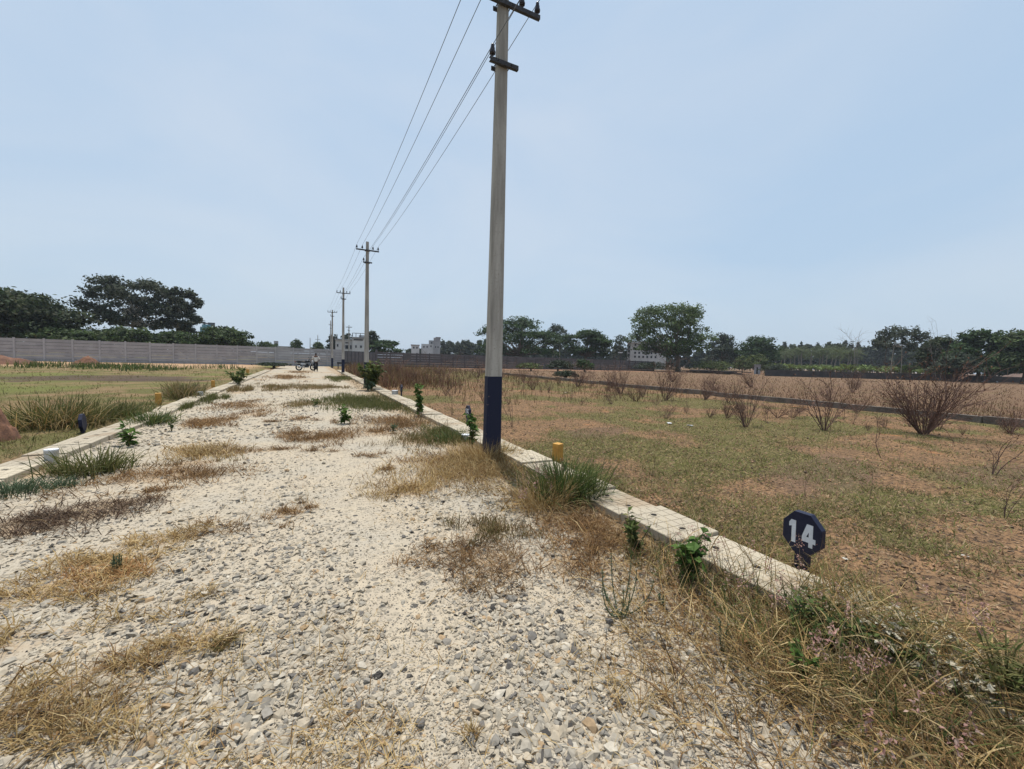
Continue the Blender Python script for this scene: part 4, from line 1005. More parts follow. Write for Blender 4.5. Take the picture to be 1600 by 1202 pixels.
tree('young_tree', 'light green small tree left of the rounded pale bush', 1160, 115, 1146, 1172, 556, 580, 'bush', 900, 'lime', leaf=.3, cat='bush')
tree('plume_tree', 'tall pair of round crowned thin trees above the banana rows', 1398, 118, 1368, 1430, 508, 552, 'euc', 2300, leaf=.34, trunks=2)
tree('right_tree', 'dark rounded tree at the right, beyond the dark wall', 1466, 112, 1436, 1500, 524, 585, 'mango', 3400, leaf=.38)
tree('right_tree', 'big green domed tree near the right edge', 1530, 108, 1486, 1572, 514, 588, 'mango', 5200, 'rain', leaf=.4)
tree('right_tree', 'tall dark tree cut off by the right edge', 1600, 106, 1556, 1660, 511, 590, 'mango', 5200, 'hedge', leaf=.4)
tree('right_tree', 'low dark shrub tree under the domed tree at right', 1490, 100, 1460, 1525, 552, 590, 'bush', 2200, 'wood', leaf=.35)
tree('field_bush', 'dark green round bush in front of the dark wall', 914, 66, 898, 930, 561, 582, 'bush', 1200, 'rain', leaf=.2, cat='bush')
tree('field_bush', 'olive brown bush left of the dark round bush', 872, 64, 850, 898, 562, 582, 'bush', 1100, 'wood', leaf=.2, cat='bush')
tree('field_bush', 'low olive bushes by the dark wall near the big pole', 830, 62, 806, 848, 566, 582, 'bush', 900, 'lime', leaf=.2, cat='bush')
tree('field_bush', 'grey green bush in the field before the low wall', 884, 34, 866, 906, 578, 601, 'bush', 900, 'wood', leaf=.12, cat='bush')
tree('field_bush', 'brown green scrub at the foot of the large lone tree', 1020, 95, 985, 1060, 565, 583, 'bush', 1300, 'wood', leaf=.22, cat='bush')
tree('field_bush', 'green scrub right of the large lone tree', 1110, 98, 1075, 1150, 562, 583, 'bush', 1400, 'lime', leaf=.22, cat='bush')
tree('field_bush', 'brown scrub beside the small white hut', 1208, 100, 1190, 1235, 568, 586, 'bush', 900, 'wood', leaf=.22, cat='bush')
tree('field_bush', 'bush mass at the far end of the left path', 428, 50, 402, 452, 566, 582, 'bush', 1300, 'wood', leaf=.16, cat='bush')

def mass(name, label, spans, dist, n, leaf, palette, thin=False):
    m = MB()
    for px, w_, ytop, dd in spans:
        x, y = column(px, dist * dd); u = mpp(x, y); zt = zfor(x, y, ytop); W = w_ * u; lob = []
        for k in range(5): lob.append(((x + rng.normal(0, .25) * W, y + rng.normal(0, .25) * W, zt * (.35 + .13 * k)), (W * (.42 - .05 * k), W * (.42 - .05 * k), zt * .16)))
        lob.append(((x, y, zt * .2), (W * .45, W * .45, zt * .2)))
        crown(m, lob, n, leaf, palette, sub=8)
        m.tube([(x, y, 0), (x, y, zt * .9)], [zt * .018, zt * .005], 5, (0.2, 0.17, 0.14))
    return tag(m.build(name, VEG), label, 'wood', kind='stuff')
sp = [(1225 + i * 7.0 + rng.normal(0, 2), 13, 539 + 5 * rng.random() + (i > 20) * 2 - 5 * (rng.random() < .15), 0.9 + .25 * rng.random()) for i in range(40)]
mass('far_wood', 'hazy line of far dark trees behind the banana rows', sp, 250, 800, 1.2, 'wood')
sp = [(690 + i * 5.2 + rng.normal(0, 2), 14, 531 + 6 * rng.random(), 0.9 + .2 * rng.random()) for i in range(15)] + [(640 + i * 6, 14, 543 + 3 * rng.random(), 1.0) for i in range(9)] + [(770 + i * 8, 14, 541 + 5 * rng.random(), 1.0) for i in range(26)] + [(965 + i * 8, 14, 545 + 5 * rng.random(), 1.0) for i in range(22)] + [(1140 + i * 8, 14, 541 + 6 * rng.random(), 1.0) for i in range(12)]
mass('far_wood', 'far tree line behind the dark wall and the white buildings', sp, 210, 700, .95, 'wood')
sp = [(-80 + i * 22 + rng.normal(0, 3), 30, 528 + 4 * rng.random(), 1.0) for i in range(22)]
mass('far_wood', 'far low tree line behind the pale wall', sp, 190, 380, .8, 'wood')
sp = [(1560 + i * 20, 30, 545 + 6 * rng.random(), 1.0) for i in range(14)]
mass('far_wood', 'tree line running on past the right edge', sp, 160, 500, .7, 'wood')

# coconut palms
def palm_mesh():
    mt = MB(); mt.tube(np.array([(0, 0, -.2), (.1, 0, 2), (.3, .1, 4), (.35, .1, 6.2)]), [.2, .15, .13, .12], 6, (0.2, 0.175, 0.15))
    ml = MB()
    for i in range(18):
        a = i * 2.4; el = 1.1 - 1.5 * (i / 18.0); L = 2.9; p = np.array([.35, .1, 6.2]); d = np.array([math.cos(a) * math.cos(el), math.sin(a) * math.cos(el), math.sin(el)]); pts = [p]
        for k in range(8):
            d = d + [0, 0, -.13]; d /= np.linalg.norm(d); pts.append(pts[-1] + d * L / 8)
        pts = np.array(pts); ml.tube(pts, np.linspace(.03, .008, 9), 3, (0.12, 0.13, 0.05), caps=False)
        for k in range(1, 9):
            S = np.cross(pts[k] - pts[k - 1], [0, 0, 1]); S /= np.linalg.norm(S) + 1e-9
            for sg in (-1, 1):
                for q in (0, .5):
                    b = pts[k - 1] + (pts[k] - pts[k - 1]) * q
                    leaves(ml, b[None], (S * sg + d * .5 + [0, 0, -.35])[None], .75, .09, np.array([[0.085, 0.11, 0.045]]) * (0.8 + .5 * rng.random()), .3)
    return mt.mesh('trunk', True), ml.mesh('crown')
ORD = ['first', 'second', 'third', 'fourth', 'fifth', 'sixth', 'seventh', 'eighth', 'ninth', 'tenth', 'eleventh', 'twelfth', 'thirteenth', 'fourteenth', 'fifteenth', 'sixteenth', 'seventeenth', 'eighteenth', 'nineteenth', 'twentieth']
def ordinal(i): return ORD[i] if i < 20 else 'number %d' % (i + 1)
pt, pc = palm_mesh(); pt.materials.append(BARK); pc.materials.append(VEG)
for i in range(18):
    px = 1212 + i * 7.2 + rng.uniform(-3, 3); dist = 170 + 30 * rng.random(); x, y = column(px, dist); top = zfor(x, y, 537 + 8 * rng.random())
    t = thing('coconut_palm', 'coconut palm in the grove, %s from the left, right of the round topped tree' % ordinal(i), 'palm', (x, y, 0), rng.random() * 6.28, 'coconut palm grove'); k = top / 8.0; t.scale = (k, k, k)
    link('trunk', pt, t); link('crown', pc, t)
# banana rows
m = MB()
for i in range(170):
    px = 1195 + 290 * rng.random(); dist = 118 + 45 * rng.random(); x, y = column(px, dist); h = 2.2 + 1.2 * rng.random()
    m.tube([(x, y, 0), (x, y, h * .6)], [.12, .08], 5, (0.16, 0.17, 0.07)); k = 8; a = rng.random(k) * 6.28
    leaves(m, np.tile([x, y, h * .55], (k, 1)), np.stack([np.cos(a), np.sin(a), .5 + .7 * rng.random(k)], 1), h * .75, .55, np.array([[0.12, 0.165, 0.05]]) * (0.7 + .7 * rng.random((k, 1))), .55)
tag(m.build('banana_plants', VEG), 'rows of yellow green banana plants behind the dark field wall', 'banana plants', kind='stuff')
# bare dead trees above the far wood
def bare_tree(label, px, dist, ytop, nst, spread):
    x, y = column(px, dist); H = zfor(x, y, ytop); t = thing('bare_tree', label, 'tree', (x, y, 0)); m = MB(); twigs(m, H, nst, spread, H * .006, (0.22, 0.19, 0.17), 2, 4); m.build('trunk', BARK, t)
bare_tree('thin leafless tree rising above the palms', 1339, 150, 521, 3, .16)
bare_tree('faint leafless tree left of the dark rounded tree at right', 1472, 150, 529, 2, .15)
bare_tree('dead pale shrub with upright branches right of the banana rows', 1466, 98, 548, 3, .2)
bare_tree('fallen palm like dead crown beside the large lone tree', 1118, 96, 556, 6, .5)

# dry shrubs in the plots
DRY = (0.17, 0.105, 0.085)
def shrub_mesh(H, nst, spread, r0, dep=2, leafn=0):
    m = MB(); tips = []; twigs(m, H, nst, spread, r0, DRY, dep, 3, tips)
    P = np.array([a for a, b in tips]); D = np.array([b for a, b in tips])
    k = min(len(P), leafn)
    if k: i = rng.choice(len(P), k, replace=False); leaves(m, P[i], D[i] + rng.normal(0, .6, (k, 3)), .05 * H, .02 * H, pal('x', k))
    me = m.mesh('twigs'); me.materials.append(BARK_TW); return me
BARK_TW = veg_mat('dry_twig', 0.05, .9)
SM = [shrub_mesh(1.0, 20, .5, .009, 2, 260), shrub_mesh(1.0, 15, .45, .009, 2, 160), shrub_mesh(1.0, 14, .8, .009, 2, 220), shrub_mesh(1.0, 3, .15, .010, 2, 60), shrub_mesh(1.0, 1, .1, .014, 2, 60), shrub_mesh(1.0, 56, .6, .0075, 2, 500)]
def shrub(label, px, py, hpx, k, wide=1.0, group='dry shrubs in the plots'):
    c = gp(px, py, 0.05); H = hpx * mpp(c[0], c[1]); o = link('dry_shrub', SM[k], None, (c[0], c[1], float(gz(c[0], c[1])) + .01)); o.scale = (H * wide * rng.uniform(.8, 1.2), H * wide, H * rng.uniform(.85, 1.1)); o.rotation_euler = (rng.normal(0, .13), rng.normal(0, .13), rng.random() * 6.28)
    tag(o, label, 'shrub', group)
shrub('largest dry shrub, a wide fan of bare twigs before the low wall at right', 1442, 680, 88, 5, 1.15)
shrub('bare forked shrub left of the wide fan, at the low wall', 1288, 672, 70, 1, 1.1)
shrub('dark bare shrub beside the low wall above the number sign', 1165, 668, 66, 0, .9)
shrub('bare shrub clump at the right edge by the low wall', 1578, 678, 36, 0, 1.2)
shrub('dry shrub of stiff upright twigs before the low wall, mid field', 1040, 626, 44, 0, 1.0)
shrub('dry vase shaped shrub in the mid field', 970, 616, 40, 0, .9)
shrub('small vase shaped dry shrub right of the big pole', 832, 610, 30, 1, 1.1)
shrub('thin tall dry stalk in the field just right of the navy pole foot', 800, 668, 52, 3, .8)
shrub('lone knobbly sapling in the field right of the number sign', 1374, 716, 44, 4, 1.2)
shrub('dry sapling with side twigs near the right edge of the field', 1552, 742, 64, 3, 1.3)
shrub('dead weed at the far right edge of the near field', 1570, 810, 60, 3, 1.1)
shrub('dry bush clump at the left of the mid field, behind the near sign', 640, 600, 30, 2, 1.2)
shrub('dry bush standing before the dark wall behind the near sign', 694, 590, 30, 2, 1.4)
shrub('dry brown bush low against the dark wall, left of the big pole', 745, 590, 24, 2, 1.6)
shrub('dry stalk between the near sign and the navy pole', 706, 650, 36, 3, .9)
shrub('fallen looking brown shrub in the mid field right of the vase shaped ones', 1215, 652, 28, 2, 1.4)
shrub('brown twiggy shrub right of the forked shrub', 1340, 645, 30, 2, 1.3)
shrub('spiky dry shrub at the start of the low wall', 905, 604, 30, 2, 1.2)
weeds = {}
for i in range(130):
    px = 600 + 980 * rng.random(); py = 588 + 62 * rng.random() ** 1.5 + max(0, (px - 900)) * .05
    c = gp(px, py)
    if c[0] < 4 or 17.2 < c[0] < 18.6 or (c[0] > 18 and rng.random() < .7): continue
    ar = 'behind the low wall' if c[0] > 18 else 'left of the big pole' if px < 760 else 'just right of the big pole' if px < 900 else 'before the large lone tree' if px < 1080 else 'before the palms' if px < 1260 else 'near the forked shrub' if px < 1400 else 'near the wide fan shrub'
    weeds.setdefault(ar, []).append((px, py))
LOOK = ['spreading', 'upright', 'low wide', 'thin forked', 'single stalk']
for ar, ws in weeds.items():
    for i, (px, py) in enumerate(sorted(ws)):
        k = int(rng.integers(0, 5))
        shrub('small %s dry weed %s, %s from the left there' % (LOOK[k], ar, ordinal(i)), px, py, 12 + 20 * rng.random(), k, .8 + .6 * rng.random(), 'small dry weeds in the right field')
ws = sorted((960 + 600 * rng.random(), 690 + 120 * rng.random()) for i in range(12))
for i, (px, py) in enumerate([w_ for w_ in ws if gp(*w_)[0] > 3.6]):
    shrub('thin dry weed stalk in the near right field, %s from the left' % ordinal(i), px, py, 20 + 26 * rng.random(), 4, .7, 'thin weed stalks in the near field')
# reddish brown weeds around the second and third poles
mb = MB(); n = 5200; x = 3.3 + 4.2 * rng.random(n) ** 1.6; y = 19 + 24 * rng.random(n); k = rng.random(n) < fbm(x, y * .5, 3) * 1.2; x, y = x[k], y[k]; n = len(x)
blades(mb, np.stack([x, y, gz(x, y)], 1), (0.35 + .55 * rng.random(n)) * (0.6 + .02 * y), np.clip(.3 + .25 * rng.normal(0, 1, n), .05, 1), np.where(rng.random((n, 1)) < .75, pal('x', n), pal('o', n)), .03, segs=2)
n = 15000; x = 4 + 13.4 * rng.random(n); y = 12 + 46 * rng.random(n); k = rng.random(n) < fbm(x * .6, y * .4, 3); x, y = x[k], y[k]; n = len(x)
blades(mb, np.stack([x, y, gz(x, y)], 1), (.12 + .45 * rng.random(n) ** 1.5) * (0.5 + y / 45), np.clip(.3 + .25 * rng.normal(0, 1, n), .05, 1), np.where(rng.random((n, 1)) < .6, pal('x', n), pal('o', n)), .012 + .0004 * y, segs=2)
tag(mb.build('tall_weeds', VEG), 'tall reddish brown dead weeds beside the far right path', 'weeds', kind='stuff')
mb = MB(); n = 1500; x = -14 + 9 * rng.random(n) - 8 * rng.random(n); y = 38 + 8 * fbm(x * .4, x * .2) * 1.6 + 2 * rng.normal(0, 1, n)
blades(mb, np.stack([x, y, gz(x, y)], 1), .25 + .35 * rng.random(n), np.clip(.4 + .25 * rng.normal(0, 1, n), .05, 1), pal('G', n), .05, segs=2)
tag(mb.build('green_weeds', VEG), 'green weeds along the sandy strip before the pale wall', 'weeds', kind='stuff')

# ------------------------------------------------------------------ buildings beyond the walls
def bmat(n, c, c2=None): return simple(n, c, c2, .6, .85)
BW = bmat('white_plaster', (0.58, 0.575, 0.57), (0.46, 0.455, 0.45)); BG = bmat('grey_plaster', (0.34, 0.34, 0.35)); BR = bmat('brown_trim', (0.12, 0.09, 0.085))
GLASS = simple('dark_glazing', (0.03, 0.035, 0.045), None, 2, .25); ROOFW = bmat('white_sheet_roof', (0.7, 0.72, 0.75)); TEAL = bmat('teal_net', (0.10, 0.24, 0.26), (0.07, 0.17, 0.2))
class Bld:
    """a building set square to its own line of sight; local x runs right, y away, metres from pixel spans"""
    def __init__(s, label, px, dist, cat='building', name='building'):
        s.x, s.y = column(px, dist); s.px = px; s.u = mpp(s.x, s.y); s.rot = -math.atan2(s.x, s.y); s.k = 1 / math.cos(s.rot + 0.4615 - 0) if False else 1
        s.t = thing(name, label, cat, (s.x, s.y, 0), s.rot)
    def X(s, px):
        c = column(px, 1.0); d0 = np.array([s.x, s.y]); n0 = d0 / np.hypot(*d0); tdir = np.array([n0[1], -n0[0]])
        # intersect the sight line with the building's front line
        A = np.array([[c[0], -tdir[0]], [c[1], -tdir[1]]]); r_ = np.linalg.solve(A, d0); return r_[1]
    def Z(s, py): return zfor(s.x, s.y, py)
    def block(s, part, x0, x1, z0, z1, y0, y1, mat, parent=None):
        m = MB(); m.box((x0 + x1) / 2, (y0 + y1) / 2, (z0 + z1) / 2, x1 - x0, y1 - y0, z1 - z0); return m.build(part, mat, parent or s.t)
    def pb(s, part, px0, px1, py0, py1, y0, y1, mat): return s.block(part, s.X(px0), s.X(px1), s.Z(py1) if py1 else -.2, s.Z(py0), y0, y1, mat)
    def window(s, px0, px1, py0, py1, yf=0.0):
        w_ = s.block('window', s.X(px0), s.X(px1), s.Z(py1), s.Z(py0), yf - .06, yf + .02, BG)
        s.block('pane', s.X(px0) + .08, s.X(px1) - .08, s.Z(py1) + .08, s.Z(py0) - .08, yf - .075, yf - .05, GLASS, w_)
b = Bld('white two storey house behind the gate and second pole', 552, 88, 'house', 'house')
b.pb('wall', 524, 551, 532, None, 0, 7, BW); b.pb('wall', 550.5, 571, 528.5, None, -1.2, 8, BW)
b.pb('parapet', 523, 551, 530.3, 532.4, -.3, 7.2, BG); b.pb('parapet', 550, 571.5, 527, 529, -1.5, 8.2, BG); b.pb('stair_head', 561, 569, 522.5, 527.2, 2, 5, BG)
for p0, p1, q0, q1, yy in ((526, 529, 538.5, 543, 0), (539, 545, 539.5, 546, 0), (546.5, 549.5, 539.5, 546, 0), (554.5, 557.5, 539.5, 544, -1.2), (562, 565.5, 539.5, 544, -1.2), (552, 567, 529.8, 532.5, -1.2), (539, 545, 535, 537.5, 0)): b.window(p0, p1, q0, q1, yy)
m = MB(); zr = b.Z(521); zl_ = b.Z(527)
for px in (550.5, 556, 563, 570): m.tube([(b.X(px), -1, zl_), (b.X(px), -1, zr)], .06, 5)
m.tube([(b.X(550.5), -1, zr), (b.X(570), -1, zr)], .06, 5); m.build('pergola', STEEL, b.t)
b = Bld('white four storey block with rows of windows left of the large lone tree', 1006, 135, 'apartment block', 'apartment_block')
b.pb('wall', 984, 1040, 535, None, 0, 12, BW); b.pb('roof', 978, 996, 534, 536, -1, 10, ROOFW); b.pb('parapet', 983, 1041, 533, 535.4, -.4, 12.3, BG)
b.pb('side_wing', 979, 985, 538, None, .5, 10, BG)
for fl in range(4):
    for c in range(6):
        x0 = 990 + c * 6.4; y0 = 537.5 + fl * 6.2
        if x0 < 1036: b.window(x0, x0 + 3.2, y0, y0 + 3.6)
for fl in range(3): b.window(980, 983.5, 541 + fl * 6.2, 545 + fl * 6.2, .5)
b = Bld('white tower house with a grey stair tower on the skyline', 677, 190, 'house', 'house')
b.pb('wall', 658, 678, 538, None, 0, 8, BW); b.pb('wall', 677, 687.5, 528, None, -1, 8, BG); b.pb('parapet', 680, 688, 527, 528.2, -1.3, 8.2, BR); b.pb('wing', 669.5, 677.5, 532, None, 1, 8, BG)
for x0, y0 in ((661, 541), (666, 541), (672, 540), (679, 541), (683, 541), (673, 534.5)): b.window(x0, x0 + 2.2, y0, y0 + 3, -1 if x0 > 677 else 0)
b = Bld('small white house on the skyline left of the tower house', 648, 185, 'house', 'house')
b.pb('wall', 642.5, 655, 539.5, None, 0, 7, BW); b.pb('parapet', 641.5, 655.5, 538.6, 540, -.4, 7, BG); b.window(645, 647.5, 542, 545); b.window(650, 652.5, 542, 545)
b = Bld('grey water tower block above the pale wall left of the bare pole', 432, 170, 'building', 'building')
b.pb('wall', 428, 435, 533, None, 0, 4, BG); b.window(430, 433, 536, 539)
b = Bld('long low white shed roof behind the pale wall', 446, 180, 'shed', 'shed')
b.pb('wall', 435, 454, 543, None, 0, 6, BW); b.pb('roof', 434, 455, 541.3, 543.2, -.5, 6.5, BG)
b = Bld('teal netted tower under construction behind the hedge trees', 322, 260, 'building', 'building')
b.pb('wall', 313, 336, 511, None, 0, 14, TEAL); b.pb('roof_frame', 316, 330, 507, 511.3, 2, 8, TEAL)
b = Bld('tower crane jib above the teal netted building', 320, 268, 'crane', 'tower_crane')
m = MB(); m.tube([(0, 0, 0), (0, 0, b.Z(503))], .5, 4); m.build('mast', STEEL, b.t)
m = MB(); m.tube([(b.X(312), 0, b.Z(504.5)), (b.X(332), 0, b.Z(506))], .35, 4); m.box(b.X(331), 0, b.Z(506.5), 3, 1.5, 1.8); m.build('jib', STEEL, b.t)
b = Bld('small whitewashed hut at the far edge of the stubble field', 1183, 108, 'hut', 'hut')
b.pb('wall', 1178.5, 1188.5, 571, None, 0, 2, bmat('hut_wash', (0.36, 0.38, 0.42))); b.pb('roof', 1178, 1189, 569.8, 571.2, -.3, 2.3, BG); b.block('door', b.X(1182), b.X(1184.5), 0, 1.6, -.04, .01, GLASS)
x, y = column(969, 84); t = thing('lamp_post', 'thin lamp post with a white lamp near the white block', 'lamp post', (x, y, 0)); zt = zfor(x, y, 552)
m = MB(); m.tube([(0, 0, -.1), (0, 0, zt)], [.07, .05], 6); m.build('post', STEEL, t); m = MB(); m.box(-.05, 0, zt + .1, .62, .5, .16); m.build('lamp', ROOFW, t)

# ------------------------------------------------------------------ mounds, litter
def mound(name, label, cat, px, py, W, D, H, col1, col2, dist=None, lumps=0.4):
    c = gp(px, py) if dist is None else np.append(column(px, dist), 0)
    n = 22; xs_ = np.linspace(-1, 1, n); v, f = grid(xs_, xs_, lambda X, Y: np.zeros_like(X)); rr = np.hypot(v[:, 0], v[:, 1])
    h = np.clip(1 - rr, 0, 1) ** .8 * (1 - lumps + 2 * lumps * fbm(v[:, 0] * 4 + px, v[:, 1] * 4 + py, 4)); v = np.stack([v[:, 0] * W / 2, v[:, 1] * D / 2, h * H - .04], 1)
    m = MB(); m.add(v, f); g = simple(name + '_earth', col1, col2, 5 / W, .95, .8)
    return tag(m.build(name, g, None, True, loc=(c[0], c[1], float(gz(c[0], c[1])))), label, cat)
RED = ((0.20, 0.10, 0.06), (0.10, 0.052, 0.036)); BRN = ((0.15, 0.10, 0.08), (0.085, 0.06, 0.05))
mound('earth_mound', 'lumpy red laterite mound at the left edge beyond the slabs', 'mound', -9, 694, .55, .6, .62, *RED, lumps=.6)
mound('earth_heap', 'red earth heap with pale sacks against the pale wall at far left', 'heap', -4, 570, 6, 3, .8, *RED)
mound('earth_heap', 'small red brick earth heap before the pale wall', 'heap', 137, 570, 2.2, 1.8, .75, *RED, lumps=.7)
mound('earth_heap', 'brown earth bank at the right edge by the dark wall', 'heap', 1590, 598, 14, 8, 2.0, *BRN)
mound('ash_heap', 'low black ash heap lying on the gravel at left', 'heap', 242, 792, .42, .2, .06, (0.03, 0.028, 0.026), (0.075, 0.07, 0.065), lumps=.7)
x, y = column(1120, 88); t = thing('timber_pile', 'long pile of dark poles at the far field edge', 'pile', (x, y, 0), -.9)
for i in range(16):
    m = MB(); L_ = 4 + 5 * rng.random(); zz = .12 + .16 * (i // 4) + .1 * rng.random(); dx, dy = rng.normal(0, 1.6), rng.normal(0, .5)
    m.tube([(dx - L_ / 2, dy + rng.normal(0, .3), zz + rng.normal(0, .08)), (dx, dy, zz + .05), (dx + L_ / 2, dy + rng.normal(0, .3), zz + rng.normal(0, .12))], .1, 6, np.array((0.035, 0.032, 0.032)) * (0.7 + rng.random())); m.build('log', BARK, t)
def scrap(label, px, py, s_, col, cat='litter'):
    c = gp(px, py, .05); v, f = grid(np.linspace(-1, 1, 6), np.linspace(-.6, .6, 4), lambda X, Y: .35 * rng.random(X.shape)); m = MB()
    m.add(np.concatenate([v, v - [0, 0, .05]]) * s_, np.concatenate([f, f[:, ::-1] + len(v)]), col); o = m.build('litter_scrap', PAINT, None, loc=(c[0], c[1], float(surf(np.array([c[0]]), np.array([c[1]]))[0]) + .01)); o.rotation_euler = (0, 0, rng.random() * 6); tag(o, label, cat, 'scraps lying in the plots')
scrap('white plastic scrap in the mid field below the stiff dry shrub', 1046, 664, .085, (.5, .5, .5)); scrap('dark and white rag right of the plastic scrap', 1078, 666, .07, (.3, .3, .3))
scrap('pale scrap near the grey green bush in the field', 886, 615, .14, (.6, .5, .42)); scrap('white bag by the brown earth bank at right', 1546, 598, .9, (.7, .7, .7), 'bag')
scrap('pale flat stone scrap in the near field right of the sign', 1508, 874, .022, (.5, .48, .44)); scrap('pale scrap lying just past the sign in the field', 1320, 876, .02, (.45, .42, .36)); scrap('white sack on the red heap at far left', 8, 564, .9, (.6, .56, .52), 'sack'); scrap('second white sack right of the red heap', 20, 568, .8, (.6, .57, .52), 'sack')
# dark cable end at the bottom of the picture
a = gp(846, 1215); b_ = gp(850, 1165); m = MB(); m.tube(np.array([a + [0, 0, .01], (a + b_) / 2 + [-.004, 0, .035], b_ + [0, 0, .012]]), .004, 6, (0.03, 0.028, 0.03)); tag(m.build('cable_end', PAINT), 'short dark cable end on the gravel at the bottom edge', 'cable')
# trough before the wall
c = gp(529, 576.5); t = thing('water_trough', 'dark low trough on legs between the third and fourth poles', 'trough', (c[0] + .6, c[1], 0))
m = MB(); m.box(0, 0, .62, 1.5, .6, .12); m.box(0, -.28, .72, 1.5, .05, .16); m.box(0, .28, .72, 1.5, .05, .16); m.build('basin', STEEL, t)
for sx in (-.65, .65):
    for sy in (-.22, .22): m = MB(); m.box(sx, sy, .27, .08, .08, .6); m.build('leg', STEEL, t)

# ------------------------------------------------------------------ motorcycle
BLK = simple('black_rubber', (0.012, 0.012, 0.012), None, 10, .8); BODY = simple('dark_bodywork', (0.02, 0.022, 0.028), None, 8, .35); CHR = simple('bright_metal', (0.45, 0.46, 0.48), None, 8, .35, metal=.8); PNL = simple('pale_side_panel', (0.5, 0.52, 0.56), None, 8, .45)
c = gp(480, 579.5); t = thing('motorcycle', 'dark motorcycle parked on the track before the pale wall', 'motorcycle', (c[0] - .1, c[1], rz(c[0], c[1])), .25)
def wheel(x):
    w_ = bpy.data.objects.new('wheel', None); C.objects.link(w_); w_.parent = t; w_.location = (x, 0, .31)
    a = np.linspace(0, 2 * math.pi, 25); m = MB(); m.tube(np.stack([.255 * np.cos(a), 0 * a, .255 * np.sin(a)], 1), .055, 8, caps=False); m.build('tyre', BLK, w_, True)
    m = MB(); m.tube(np.stack([.205 * np.cos(a), 0 * a, .205 * np.sin(a)], 1), .018, 6, caps=False); m.lathe([(.05, -.06), (.05, .06)], 10, axis=1)
    for k in range(6): m.tube([(0, 0, 0), (.2 * math.cos(k * 1.047), 0, .2 * math.sin(k * 1.047))], .014, 5)
    m.build('rim', BODY, w_)
wheel(-.62); wheel(.64)
def part(nm, mat, fn, smooth=False): m = MB(); fn(m); return m.build(nm, mat, t, smooth)
part('frame', BODY, lambda m: (m.tube([(-.62, 0, .31), (-.25, 0, .42), (-.1, 0, .75), (.4, 0, .82), (.45, 0, .9)], .03, 6), m.tube([(-.1, 0, .75), (-.7, 0, .78)], .028, 6), m.tube([(.4, 0, .8), (.2, 0, .4), (-.25, 0, .36)], .025, 6)))
part('engine', BODY, lambda m: (m.box(.05, 0, .42, .34, .26, .26), m.box(.12, 0, .6, .18, .2, .18)))
part('fuel_tank', BODY, lambda m: m.tube([(-.12, 0, .8), (.0, 0, .87), (.18, 0, .9), (.34, 0, .86)], [.07, .13, .14, .08], 10), True)
part('seat', BLK, lambda m: m.tube([(-.78, 0, .88), (-.6, 0, .84), (-.3, 0, .8), (-.1, 0, .81)], [.06, .1, .1, .06], 8), True)
part('side_panel', PNL, lambda m: m.box(-.3, 0, .66, .34, .25, .16))
part('tail', BODY, lambda m: m.tube([(-.6, 0, .74), (-.8, 0, .86), (-.98, 0, .78)], [.09, .07, .03], 8), True)
part('tail_light', simple('red_lens', (0.4, 0.02, 0.02), None, 5, .3), lambda m: m.box(-.97, 0, .82, .05, .14, .07))
part('fork', CHR, lambda m: [m.tube([(.64, sy, .31), (.45, sy, .95)], .022, 6) for sy in (-.09, .09)])
part('mudguard', BODY, lambda m: m.tube([(.45, 0, .6), (.6, 0, .66), (.78, 0, .6)], [.05, .06, .04], 6))
part('handlebar', BLK, lambda m: m.tube([(.3, -.36, 1.04), (.4, -.15, 1.06), (.42, 0, 1.0), (.4, .15, 1.06), (.3, .36, 1.04)], .016, 6))
part('headlight', CHR, lambda m: m.lathe([(.0, .46), (.07, .47), (.1, .55), (.09, .6), (0, .61)], 10, axis=0, at=(0, 0, .88)))
part('mirror', BLK, lambda m: [(m.tube([(.38, sy * .25, 1.06), (.34, sy * .34, 1.24)], .008, 4), m.box(.34, sy * .36, 1.27, .02, .12, .07)) for sy in (-1, 1)])
part('exhaust', CHR, lambda m: m.tube([(.15, -.14, .34), (-.2, -.16, .3), (-.45, -.17, .36), (-.85, -.17, .46)], [.025, .03, .055, .05], 8), True)
part('stand', BLK, lambda m: m.tube([(-.1, .05, .35), (-.16, .26, .0)], .014, 5))

# ------------------------------------------------------------------ person
def skin_mesh(name, joints, edges, mat, parent, sub=2):
    me = bpy.data.meshes.new(name); me.from_pydata([j[0] for j in joints], edges, []); me.update()
    o = link(name, me, parent); bpy.context.view_layer.update()
    md = o.modifiers.new('skin', 'SKIN'); md.use_smooth_shade = True
    for i, j in enumerate(joints): me.skin_vertices[0].data[i].radius = (j[1], j[2] if len(j) > 2 else j[1])
    me.skin_vertices[0].data[0].use_root = True
    s2 = o.modifiers.new('sub', 'SUBSURF'); s2.levels = sub; s2.render_levels = sub
    me.materials.append(mat); return o
c = gp(493.5, 580.8); pr = thing('person', 'person in a white shirt and black trousers standing by the motorcycle, seen from behind', 'person', (c[0], c[1], rz(c[0], c[1])), -.1)
SKIN = simple('skin', (0.16, 0.085, 0.055), None, 12, .55); SHIRT = simple('white_shirt', (0.62, 0.6, 0.56), (0.5, 0.48, 0.45), 6, .85); TROU = simple('black_trousers', (0.015, 0.015, 0.018), None, 9, .9); HAIR = simple('black_hair', (0.01, 0.009, 0.009), None, 30, .6)
J = [((0, 0, .92), .12, .1), ((0, .0, 1.15), .12, .09), ((0, -.01, 1.36), .14, .09), ((0, 0, 1.45), .055), ((0, .02, 1.55), .085, .095), ((0, .03, 1.64), .07, .08)]
Eg = [(0, 1), (1, 2), (2, 3), (3, 4), (4, 5)]
def chain(st, pts):
    p_ = st
    for q in pts: J.append(q); Eg.append((p_, len(J) - 1)); p_ = len(J) - 1
    return p_
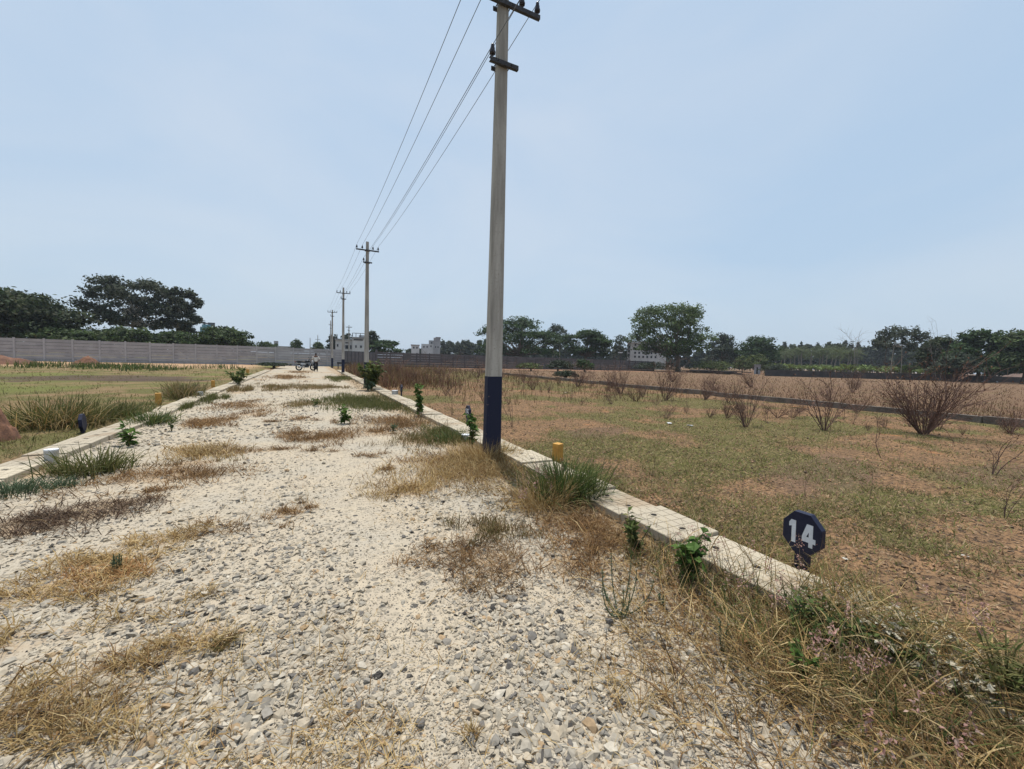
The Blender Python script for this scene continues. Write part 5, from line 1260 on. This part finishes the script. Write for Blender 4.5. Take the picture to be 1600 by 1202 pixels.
def hand(w_, pos, dirv, side):
    for k in range(4): a = np.array(pos); d = np.array(dirv); lat = np.array([side * .3, .9, 0]) * (k - 1.5) * .018; chain(w_, [(tuple(a + d * .05 + lat), .009), (tuple(a + d * (.09 - .006 * abs(k - 1)) + lat + [0, .01, 0]), .007)])
    chain(w_, [(tuple(np.array(pos) + np.array(dirv) * .02 + [0, .045, 0]), .01), (tuple(np.array(pos) + np.array(dirv) * .055 + [0, .06, 0]), .008)])
wl = chain(2, [((-.19, 0, 1.37), .055), ((-.28, .03, 1.13), .042), ((-.42, .16, .99), .034), ((-.47, .19, .96), .03, .02)]); hand(wl, (-.48, .2, .955), (-.8, .3, -.3), -1)
wr = chain(2, [((.19, 0, 1.37), .055), ((.31, -.02, 1.14), .042), ((.24, .16, .98), .034), ((.21, .2, .95), .03, .02)]); hand(wr, (.2, .21, .945), (-.6, .6, -.3), 1)
for sx in (-1, 1): chain(0, [((sx * .1, 0, .84), .085), ((sx * .105, .02, .48), .06), ((sx * .11, -.01, .1), .042), ((sx * .115, .03, .04), .04), ((sx * .125, .14, .03), .035, .025)])
body = skin_mesh('body', J, Eg, SKIN, pr)
skin_mesh('shirt', [((0, 0, .86), .165, .125), ((0, 0, 1.15), .15, .115), ((0, -.01, 1.35), .165, .115), ((0, 0, 1.43), .08, .075), ((-.2, 0, 1.36), .075), ((-.27, .02, 1.17), .066), ((-.31, .06, 1.09), .06), ((.2, 0, 1.36), .075), ((.29, -.01, 1.18), .066), ((.3, .03, 1.09), .06)], [(0, 1), (1, 2), (2, 3), (2, 4), (4, 5), (5, 6), (2, 7), (7, 8), (8, 9)], SHIRT, pr)
skin_mesh('trousers', [((0, 0, .93), .145, .115), ((-.095, 0, .82), .105), ((-.105, .02, .48), .085), ((-.11, 0, .09), .075), ((.095, 0, .82), .105), ((.105, .02, .48), .085), ((.11, 0, .09), .075)], [(0, 1), (1, 2), (2, 3), (0, 4), (4, 5), (5, 6)], TROU, pr)
skin_mesh('hair', [((0, -.02, 1.54), .075, .08), ((0, -.01, 1.62), .098, .1), ((0, .01, 1.68), .075, .085)], [(0, 1), (1, 2)], HAIR, pr)
for sx in (-1, 1): skin_mesh('shoe', [((sx * .113, -.03, .045), .05, .045), ((sx * .12, .08, .035), .048, .035), ((sx * .127, .17, .03), .035, .025)], [(0, 1), (1, 2)], BLK, pr, 1)
m = MB()
for sx in (-1, 1): m.lathe([(0, -.013), (.012, 0), (0, .013)], 6, at=(sx * .033, .115, 1.585))
m.lathe([(.004, 0), (.018, -.02), (.002, -.03)], 6, at=(0, .125, 1.575)); m.box(0, .113, 1.52, .045, .012, .01)
for sx in (-1, 1): m.box(sx * .092, .02, 1.57, .014, .04, .06)
m.build('face', SKIN, pr)

# ------------------------------------------------------------------ air
m = MB(); m.box(0, 1590, 11, 5600, 4400, 26); hb = m.mesh('haze'); hm = bpy.data.materials.new('haze_air'); hm.use_nodes = True; ht = hm.node_tree
ht.nodes.remove(ht.nodes['Principled BSDF']); pv = ht.nodes.new('ShaderNodeVolumePrincipled'); pv.inputs['Color'].default_value = (0.82, 0.9, 1, 1); pv.inputs['Density'].default_value = 0.00028; pv.inputs['Anisotropy'].default_value = 0.2
ht.links.new(pv.outputs[0], ht.nodes['Material Output'].inputs['Volume']); hb.materials.append(hm); ho = link('haze', hb); tag(ho, kind='stuff')
